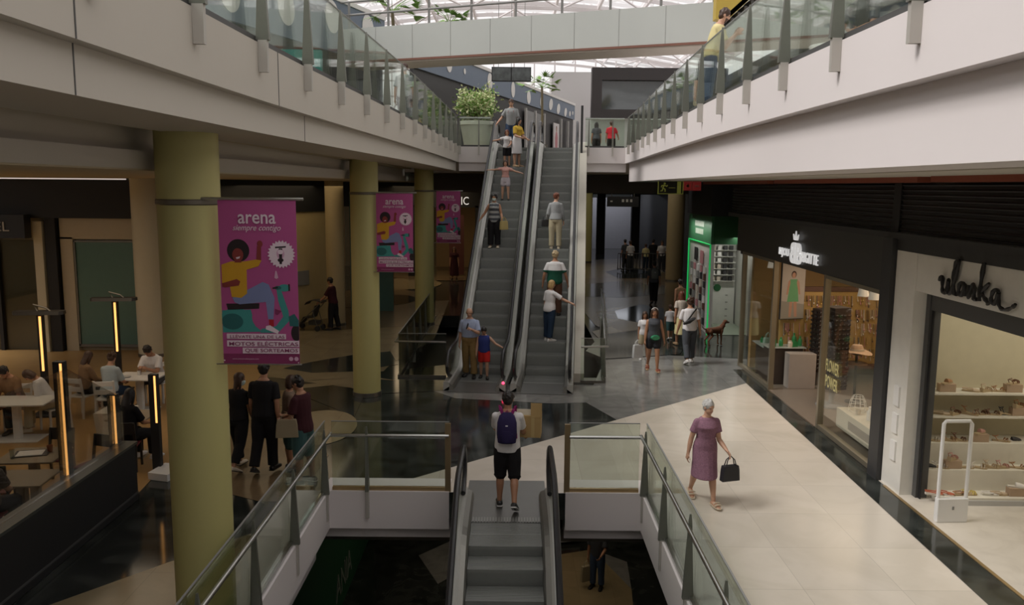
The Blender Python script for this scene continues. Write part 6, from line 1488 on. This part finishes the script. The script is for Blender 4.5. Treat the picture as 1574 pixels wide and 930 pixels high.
for lv_, items in SPOTS:
    for i, it in enumerate(items):
        px, kind, col, rz = it[:4]
        n_, _, py, Y = LEVELS_[lv_]
        p_ = atY(px, py, Y - .0); zz = zlev[lv_]; p_.y = Y + (.12 if lv_ < 3 else .10)
        if len(it) > 4:
            bh = .13; m = MB(); m.span(-.13, .13, -.06, .06, 0, bh)
            o = m.build('display_block', mat('block_tan', box_cols[0], .7), None, bevel=.004); o.location = (p_.x, p_.y, zz); zz += bh
            tag(o, f'small tan display block on the {n_}, under the {col} {dict(clog="clog", flat="shoe").get(kind, "sandal")}', 'box')
        if (kind, col) not in smc: smc[kind, col] = shoe_mesh(kind, um[col], sole_w if kind in ('flat', 'clog') and col in ('white', 'black', 'rust') else sole_m)
        o = bpy.data.objects.new('shoe', smc[kind, col]); C.objects.link(o)
        # the shoe is centred on its spot
        a = -rz - PI * .25; c, s = math.cos(a), math.sin(a)
        o.rotation_euler = (0, 0, a); o.location = (p_.x + .12 * s, p_.y - .12 * c, zz)
        kn = dict(sandal='strappy sandal', wedge='wedge sandal', clog='closed clog', flat='flat shoe', heel='heeled sandal')[kind]
        tag(o, f'{col} {kn} on the {n_} of the shoe shop, {ORD[i]} from its doorway', 'shoe', 'shoes displayed in the shoe shop')
def security_gate(loc, rz, label):
    root = empty('security_gate', loc, rz, label, 'gate'); w, hh = .21, 1.52
    m = MB(); m.tube([(-w, 0, .0), (-w, 0, hh - .04), (-w + .03, 0, hh), (w - .03, 0, hh), (w, 0, hh - .04), (w, 0, .0)], .028, 8); m.build('frame', white_paint, root, True)
    m = MB(); m.span(-w - .02, w + .02, -.05, .05, 0, .36); m.build('base', white_paint, root, bevel=.01)
    m = MB(); m.box((0, -.053, .22), (.03, .004, .05)); m.build('lock', mid_grey, root)
    return root
security_gate(fl(1460, 802) + Vector((0, 0, .009)), 0.05, 'white anti-theft gate standing before the shoe podium')
security_gate(Vector((6.62, 9.7, .009)), PI / 2, 'white anti-theft gate cut by the right edge of the photo')

# ================================================================== JEWELLERY SHOP
grn = mat('item_green', (0.03, 0.25, 0.08), .4); cream_i = mat('item_cream', (.62, .55, .46), .5); rose_i = mat('item_rose', (.56, .26, .28), .5); lil = mat('item_lilac', (.38, .26, .42), .4); org = mat('item_orange', (.62, .30, .12), .5)
jw = empty('jewellery_wall', (8.5, 20.7, 0), 0, 'amber back wall of the jewellery shop hung with rows of jewellery', 'display')
m = MB(); m.span(-1.75, 1.6, 0, .08, .45, 2.3); m.build('panel', mat('panel_amber', (.42, .28, .10), .5), jw)
m = MB(); m.span(-1.75, 1.6, -.02, .08, 2.3, 2.42); m.span(-1.75, 1.6, -.3, .08, .40, .47); m.build('rail', mat('rail_brown', (.10, .05, .035), .5), jw)
rn = random.Random(11); m = MB()
for k in range(420):
    x = rn.uniform(-1.7, 1.55); z = rn.choice((2.2, 1.85, 1.5, 1.15, .85)); L = rn.uniform(.1, .3); mi = rn.randrange(5)
    m.tube([(x, -.03, z), (x + .01, -.04, z - L)], .008, 4, mi); m.ball((x + .01, -.05, z - L), (.018, .012, .028), 5, mi)
tag(m.build('hanging_jewellery', [mat('jewel_gold', (.55, .38, .13), .3, .7), cream_i, rose_i, mat('jewel_dark', (.06, .03, .025), .4), mat('jewel_silver', (.6, .6, .58), .25, .8)], jw), kind='stuff')
def rack(loc, h, w, label):
    root = empty('sunglasses_rack', loc, .3, label, 'rack')
    m = MB(); m.span(-w / 2, w / 2, -w / 2, w / 2, .4, h); m.build('tower', mat('rack_brown', (.04, .027, .024), .5), root)
    m = MB(); m.lathe([(w * .8, 0), (w * .8, .03), (.06, .05), (.06, .4)], n=20); m.build('foot', mid_grey, root)
    m = MB()
    for sx, sy in ((0, -1), (-1, 0), (1, 0)):
        z = .5
        while z < h - .08:
            for q in (-.25, .25):
                for e in (-.055, .055):
                    c = Vector((q * w + e, sy * (w / 2 + .02), z)) if sx == 0 else Vector((sx * (w / 2 + .02), q * w + e, z))
                    m.ball(c, (.045, .012, .03) if sx == 0 else (.012, .045, .03), 6)
            z += .105
    tag(m.build('sunglasses', mat('lens_dark', (.012, .010, .014), .15, spec=1.0), root), kind='stuff')
rack((7.22, 18.3, 0.006), 2.25, .42, 'tall dark rack of sunglasses just inside the jewellery shop window')
rack((7.56, 20.1, 0.006), 1.95, .30, 'narrower rack of sunglasses behind the bronze window post')
ht = empty('sun_hat', (7.85, 18.6, 1.17), .2, 'pale straw hat with a wavy brim on a stand in the jewellery shop', 'hat')
m = MB(); n = 28
m.loft([[Vector((r * math.cos(2 * PI * k / n), r * .9 * math.sin(2 * PI * k / n), z + wv * math.sin(4 * PI * k / n))) for k in range(n)] for r, z, wv in ((.27, .0, .025), (.19, .025, .01), (.12, .035, 0), (.11, .10, 0), (.085, .14, 0), (.02, .15, 0))]); m.build('straw', mat('straw_pink', (.60, .43, .31), .8), ht, True)
m = MB(); m.lathe([(.122, .036), (.118, .07), (.112, .07)], n=28); m.build('ribbon', cream_i, ht)
ht.scale = (1.25, 1.25, 1.25)
hst = empty('hat_stand', (7.85, 18.6, 0.006), 0, 'dark round stand carrying the straw hat', 'stand')
m = MB(); m.lathe([(.2, 0), (.2, .03), (.03, .05), (.03, 1.1), (.1, 1.12), (.1, 1.16)], n=18); m.build('pole', charcoal, hst, True)
m = MB(); m.lathe([(.24, .90), (.24, .93)], n=18); m.build('shelf', mat('rail_brown2', (.2, .1, .05), .5), hst)
def lamp(loc, label):
    root = empty('pendant_lamp', loc, 0, label, 'lamp'); root['group'] = 'white pendant lamps of the jewellery shop'
    m = MB(); m.lathe([(.11, -.2), (.075, 0), (.02, .01), (.07, -.01), (.105, -.2)], n=20); m.build('shade', mat('shade_white', (.85, .78, .68), .6, emit=.25), root, True)
    m = MB(); m.tube([(0, 0, 0), (0, 0, 3.27 - loc[2])], .008, 6); m.build('cord', charcoal, root)
    m = MB(); m.ball((0, 0, -.12), .04, 8); m.build('bulb', mat('bulb_warm', (1.0, .8, .55), .4, emit=6.0), root)
for (x, y, z), l in (((6.95, 16.35, 2.95), 'white pendant lamp, left of the three in the right shop window'), ((6.95, 15.85, 2.95), 'white pendant lamp, middle of the three in the right shop window'), ((6.95, 15.2, 2.95), 'white pendant lamp by the dark pier, right of three'), ((7.05, 20.9, 3.0), 'white lit pendant lamp above the fashion poster'), ((6.75, 21.6, 3.0), 'white pendant lamp in the left end shop window')): lamp((x, y, z), l)
po = empty('fashion_poster', (6.95, 20.45, 2.35), .25, 'hanging poster of a person in a green dress inside the jewellery shop', 'poster')
m = MB(); m.span(-.33, .33, 0, .05, -.72, .72); m.build('board', charcoal, po)
m = MB(); m.span(-.32, .32, -.008, 0, -.7, .7, 0)
def PP(pts, mi, d): m.poly([(x, -.009 - d, z) for x, z in pts], mi)
PP([(-.32, -.7), (.32, -.7), (.32, -.35), (-.32, -.25)], 4, .0005)
PP([(-.10, .28), (.10, .28), (.13, .0), (.16, -.28), (-.16, -.28), (-.12, .0)], 1, .001); PP([(-.09, -.28), (-.01, -.28), (-.03, -.66), (-.1, -.66)], 2, .0012); PP([(.02, -.28), (.11, -.28), (.13, -.66), (.06, -.66)], 2, .0012)
PP([(-.10, .28), (-.15, .22), (-.19, -.1), (-.15, -.1), (-.09, .18)], 2, .0014); PP([(.10, .28), (.16, .2), (.2, -.1), (.16, -.1), (.09, .18)], 2, .0014)
PP([(.07 * math.cos(a), .40 + .09 * math.sin(a)) for a in [2 * PI * k / 16 for k in range(16)]], 3, .0014); PP([(.05 * math.cos(a), .38 + .07 * math.sin(a)) for a in [2 * PI * k / 16 for k in range(16)]], 2, .002)
m.build('print', [mat('poster_grey', (.40, .37, .34), .6), mat('poster_green', (.12, .33, .16), .6), mat('poster_skin', (.42, .24, .17), .6), mat('poster_hair', (.04, .02, .015), .6), mat('poster_floor', (.26, .25, .22), .6)], po)
m = MB(); m.tube([(-.25, .02, .72), (-.25, .02, .92)], .006, 5); m.tube([(.25, .02, .72), (.25, .02, .92)], .006, 5); m.build('cable', dark_steel, po)
ctr = empty('display_counter', (7.08, 19.85, .006), 0, 'plain grey display counter with a glass shelf of green items in the doorway', 'counter')
m = MB(); m.span(-.33, .33, -.0, .35, 0, .86); m.build('body', mat('counter_grey', (.40, .36, .33), .5), ctr, bevel=.006)
m = MB(); m.span(-.75, .2, .36, .95, .93, .95); m.build('glass_shelf', mat('shelf_glass', (.45, .50, .48), .1), ctr)
m = MB(); m.span(-.7, .15, .45, .9, 0, .93); m.build('cabinet', mat('cabinet_brown', (.07, .05, .04), .5), ctr)
def bottle(loc, h, r, mt, label, cat='bottle', prof=None):
    m = MB(); m.lathe([(q * r, z * h) for q, z in (prof or ((1, 0), (1, .62), (.55, .75), (.45, .78), (.45, .97), (.5, 1.0)))], n=14); o = m.build('bottle' if cat == 'bottle' else cat.replace(' ', '_'), mt, None, True); o.location = loc; return tag(o, label, cat)
gi = [(6.52, 20.35, .28, 'tall green bottle at the left end of the glass shelf'), (6.72, 20.45, .22, 'shorter green bottle, second along the glass shelf'), (7.1, 20.62, .30, 'tall green bottle at the right end of the glass shelf'), (7.21, 20.5, .24, 'green bottle behind the right end of the glass shelf')]
for x, y, h, l in gi: bottle((x, y, .956), h, .05, grn, l)
bottle((6.9, 20.3, .956), .16, .06, cream_i, 'cream jar in the middle of the glass shelf', 'jar', ((.9, 0), (1, .3), (1, .7), (.6, .85), (.65, 1)))
def tote(loc, rz, w, h, d, mt, label):
    handbag(Vector(loc) + Vector((0, 0, h + .14)), rz, w, h, d, mt, label, .14)
tote((7.02, 20.35, .956), .4, .18, .13, .08, grn, 'small green bag standing in the middle of the glass shelf')
lw = empty('display_table', (6.62, 21.2, .006), 0, 'low glass-topped display table in the left end shop window', 'table')
m = MB(); m.span(-.2, .25, -.6, .7, .80, .82); m.build('top', MATS['shelf_glass'], lw); m = MB(); m.span(-.12, .2, -.5, .6, 0, .80); m.build('base', MATS['cabinet_brown'], lw)
bottle((6.6, 20.8, .826), .2, .06, cream_i, 'cream vase on the table in the left end shop window', 'vase'); tote((6.62, 21.2, .826), .2, .24, .2, .1, mat('item_mint', (.35, .50, .42), .5), 'mint bag on the table in the left end shop window'); bottle((6.6, 21.6, .826), .16, .05, grn, 'green bottle on the table in the left end shop window')
# window display nearest the pier
wd_ = empty('window_display', (6.55, 15.1, .006), 0, 'two-tier white display bench in the right shop window', 'display')
m = MB(); m.span(0, .62, -1.2, 1.2, .12, .50); m.build('lower_tier', mat('bench_white', (.60, .57, .48), .5), wd_, bevel=.005)
m = MB(); m.span(.62, 1.2, -1.2, 1.0, .0, .86); m.build('upper_tier', MATS['bench_white'], wd_, bevel=.005)
m = MB(); m.span(-.004, 0, -.7, .6, .22, .38); m.build('vent_panel', mat('vent_grey', (.2, .19, .17), .6), wd_)  # grey panel on the bench front, darker than the bench
wb = empty('wire_basket', (6.86, 16.05, .508), .2, 'white wire cage ornament at the far end of the window bench', 'basket')
m = MB()
for k in range(10):
    a = 2 * PI * k / 10; m.tube([(.17 * math.cos(a), .17 * math.sin(a), 0), (.14 * math.cos(a), .14 * math.sin(a), .2), (.09 * math.cos(a), .09 * math.sin(a), .30)], .006, 5)
for z, r in ((.0, .17), (.1, .157), (.2, .14), (.3, .09)): m.tube([(r * math.cos(2 * PI * k / 18), r * math.sin(2 * PI * k / 18), z) for k in range(19)], .006, 5)
m.build('wire', white_paint, wb)
items = [((7.35, 15.75, .868), .16, .26, org, 'orange bag at the far end of the upper tier'), ((7.45, 15.35, .868), .2, .2, mat('item_peach', (.66, .42, .22), .5), 'peach bag, second along the upper tier'), ((7.4, 14.9, .868), .24, .2, lil, 'lilac bag in the middle of the upper tier'), ((7.5, 14.5, .868), .2, .26, lil, 'lilac bag at the near end of the upper tier'), ((6.95, 14.25, .508), .2, .18, rose_i, 'rose bag at the near end of the lower tier')]
for p_, w, h, mt, l in items: tote(p_, 1.2, w, h, .09, mt, l + ' of the shop window')
bottle((6.8, 15.35, .508), .26, .055, white_paint, 'white bottle on the lower tier of the window bench'); bottle((6.78, 14.9, .508), .12, .06, lil, 'lilac jar on the lower tier of the window bench', 'jar', ((.9, 0), (1, .3), (1, .7), (.6, .85), (.65, 1)))
bottle((6.85, 14.6, .508), .06, .15, rose_i, 'rose dish on the lower tier of the window bench', 'dish', ((.5, 0), (1, .8), (.9, 1), (.5, .3)))
bottle((6.75, 15.75, .508), .10, .05, cream_i, 'cream pot on the lower tier beside the wire cage', 'pot', ((.8, 0), (1, .8), (.9, 1), (.5, .3)))
# lettering on the window glass
fp = empty('window_lettering', (6.27, 15.95, 1.22), 0, 'pale yellow FLOWER POWER lettering on the jewellery shop window', 'sign')
yl_m = mat('decal_yellow', (.62, .56, .26), .5)
mesh_text_on(fp, 'lettering', 'FLOWER', yl_m, (0, 0, .17), A_, Zu, .66, .24, .004, 0, .01); mesh_text_on(fp, 'lettering', 'POWER', yl_m, (0, 0, -.15), A_, Zu, .62, .24, .004, 0, .01)

# ================================================================== PHONE SHOP
gk = empty('shop_kiosk', (6.5, 27.2, 0), 0, 'green-framed phone accessory shop with a lit white interior', 'shop')
dgreen = mat('kiosk_green', (0.018, 0.10, 0.035), .5); wht = mat('kiosk_white', (.66, .66, .62), .5); gled = mat('led_green', (0.02, .60, .14), .5, emit=.32)
m = MB(); m.span(-.02, .06, .0, 3.5, 3.02, 3.95); m.build('sign_panel', mat('kiosk_sign', (.05, .20, .09), .5), gk)
m = MB(); m.span(.06, 1.45, -.02, .10, 3.02, 4.0); m.build('header', dgreen, gk)
m = MB(); m.span(.03, .06, .12, 3.45, 0, 3.0); m.build('side_wall', wht, gk)
m = MB(); m.span(.0, .11, .0, .12, 0, 3.02); m.build('front_jamb', wht, gk)
m = MB(); m.span(1.28, 1.45, -.02, .12, 0, 3.02); m.build('front_jamb', wht, gk)
m = MB(); m.tube([(-.02, .05, 0), (-.02, .05, 3.0), (-.02, 3.4, 3.0), (-.02, 3.4, 0)], .03, 6); m.build('light_strip', gled, gk)
m = MB(); m.span(.06, 1.9, 2.6, 2.7, 0, 3.0); m.build('back_wall', wht, gk)
m = MB(); m.span(1.5, 1.58, .1, 2.6, 0, 3.0); m.build('inner_wall', wht, gk)
m = MB(); m.span(.06, 1.5, .1, 2.6, 0, .012); m.build('shop_floor', mat('kiosk_floor', (.35, .42, .33), .2), gk)
for k in range(6):
    m = MB(); m.span(.35, 1.45, 2.3, 2.6, 1.55 + k * .22, 1.565 + k * .22); m.build('shelf', wht, gk)
m = MB(); m.span(.35, 1.45, 2.35, 2.6, 0, 1.3); m.build('drawer_block', wht, gk)
for k in range(8):
    m = MB(); m.box((.62 + (k % 2) * .55, 2.34, .3 + (k // 2) * .25), (.08, .02, .03)); m.build('handle', mid_grey, gk)
m = MB(); m.lathe([(.13, -.01), (.13, .01)], n=24)
for v in m.bm.verts: v.co = Vector((v.co.x + .82, 2.33 + v.co.z, v.co.y + 1.32))
m.build('disc', dgreen, gk)
for row, (z, w) in enumerate(((3.62, .8), (3.36, .62))):
    t_ = ('SILICONAS', 'MOVIL')[row]
    m = MB()
    for i in range(7 - row): m.span(-.03, -.02, 1.75 + (i - (6 - row) / 2) * .2 - .08, 1.75 + (i - (6 - row) / 2) * .2 + .08, z - .09, z + .09)
    m.build('sign_letters', mat('sign_pale_green', (.50, .58, .48), .5, emit=.15), gk)
pcs = [charcoal, cream_i, rose_i, mat('case_brown', (.12, .05, .035), .5), mid_grey, white_paint]
pcn = ['black', 'cream', 'rose', 'brown', 'grey', 'white']
rn = random.Random(5); pm = {}
m = MB(); m.span(-.02, .02, -.16, .16, -.24, .24); pm['b'] = m
big = m.mesh('phone_case', charcoal)
for i, (y, z, ci) in enumerate(((29.4, 2.55, 0), (28.5, 2.5, 2))):
    mm = MB(); mm.span(-.015, .015, -.2, .2, -.22, .22); o = mm.build('display_card', pcs[ci], None); o.location = (6.49, y, z); tag(o, f'{pcn[ci]} square card at the top of the phone-case wall', 'card')
meshes = []
for mt in pcs:
    mm = MB(); mm.span(-.02, .02, -.11, .11, -.11, .11); meshes.append(mm.mesh('phone_case', mt))
for r in range(8):
    for c in range(5):
        ci = rn.randrange(6); o = bpy.data.objects.new('phone_case', meshes[ci]); C.objects.link(o)
        o.location = (6.495, 30.1 - c * .52, 2.1 - r * .25)
        tag(o, f'{pcn[ci]} boxed phone case on the green-lit wall, {ORD[r]} row down, {ORD[c]} from the left', 'phone case', 'phone cases on the kiosk wall')
sm_ = []
for mt in (charcoal, rose_i, cream_i, white_paint):
    mm = MB(); mm.span(-.06, .06, -.05, .05, 0, .15); sm_.append(mm.mesh('product_box', mt))
for r in range(6):
    for c in range(5):
        ci = 0 if c >= 3 else rn.choice((1, 2, 3, 3)); o = bpy.data.objects.new('product_box', sm_[ci]); C.objects.link(o)
        o.location = (6.95 + c * .21, 27.2 + 2.42, 1.566 + r * .22)
        tag(o, f'small {["black", "rose", "cream", "white"][ci]} box in the white phone shop, {ORD[5 - r]} shelf down, {ORD[c]} from the left', 'box', 'boxes on the phone shop shelves')

mw = empty('shop_sign', (-4.19, 19.9, -4.9), 0, 'faint grey letters ANIA on the dark green wall of the lower storey', 'sign')
mesh_text_on(mw, 'lettering', 'ANIA', mat('sign_dull', (.20, .24, .21), .6), (0, 0, 0), (0, 1, 0), Zu, 1.9, .62, .02)

# ================================================================== UPPER FLOOR EXTRAS
c_ = WA + wd * (.805 * WL) + wn_ * .02
up_ = empty('shop_poster', (c_.x, c_.y, 6.2), math.atan2(wd.y, wd.x), 'bright poster of a person in pink at the head of the right escalator', 'poster')
m = MB(); m.span(-.62, .62, -.06, .0, .75, 2.35); m.build('panel', mat('poster_white', (.70, .66, .66), .6), up_)
m = MB(); m.poly([(-.24, -.066, .8), (.24, -.066, .8), (.30, -.066, 1.55), (.14, -.066, 1.85), (-.14, -.066, 1.85), (-.32, -.066, 1.5)], 0); m.poly([(.11 * math.cos(a), -.068, 2.0 + .15 * math.sin(a)) for a in [2 * PI * k / 16 for k in range(16)]], 1); m.poly([(.12 * math.cos(a), -.066, 2.06 + .14 * math.sin(a)) for a in [2 * PI * k / 16 for k in range(16)]], 2)
m.build('print', [mat('print_salmon', (.55, .24, .27), .6), MATS['poster_skin'], MATS['poster_hair']], up_)
dr = empty('shop_doors', (c_.x, c_.y, 6.2), math.atan2(wd.y, wd.x), 'pale framed shop doors under the spotted blue wall', 'door')
for x in (-6.2, -4.4, -2.6, 1.2, 2.9):
    m = MB(); m.span(x - .08, x + .08, -.08, .02, 0, 2.7); m.build('door_frame', light_grey, dr)
m = MB(); m.span(-6.2, -2.6, -.03, .0, .3, 2.6); m.build('glass_pane', mat('dim_glass', (.16, .17, .17), .2), dr)
ys_ = empty('stair_flight', (4.75, 20.4, 8.8), 0, 'yellow-sided flight of stairs rising above the right end of the footbridge', 'stairs')
m = MB(); m.extrude([(0, 0, 0), (.25, 0, -.05), (3.4, 0, 2.9), (3.4, 0, 3.9), (0, 0, .55)], None, (0, .3, 0)); m.build('side_panel', mat('stair_yellow', (.50, .36, .06), .5), ys_)
m = MB()
for k in range(22):
    a = .1 + k * .15; m.box((a + .34, .75, a * .92 - .10), (.07, 1.2, .12))
m.build('underside', dark_grey, ys_)
m = MB(); m.extrude([(.2, 0, -.08), (3.5, 0, 2.95), (3.5, 0, 3.1), (.2, 0, .06)], None, (0, 0.01, 0)); m.extrude([(.3, .3, .0), (3.4, .3, 2.95), (3.4, .3, 3.1), (.3, .3, .12)], None, (0, 1.2, 0)); m.build('treads', charcoal, ys_)
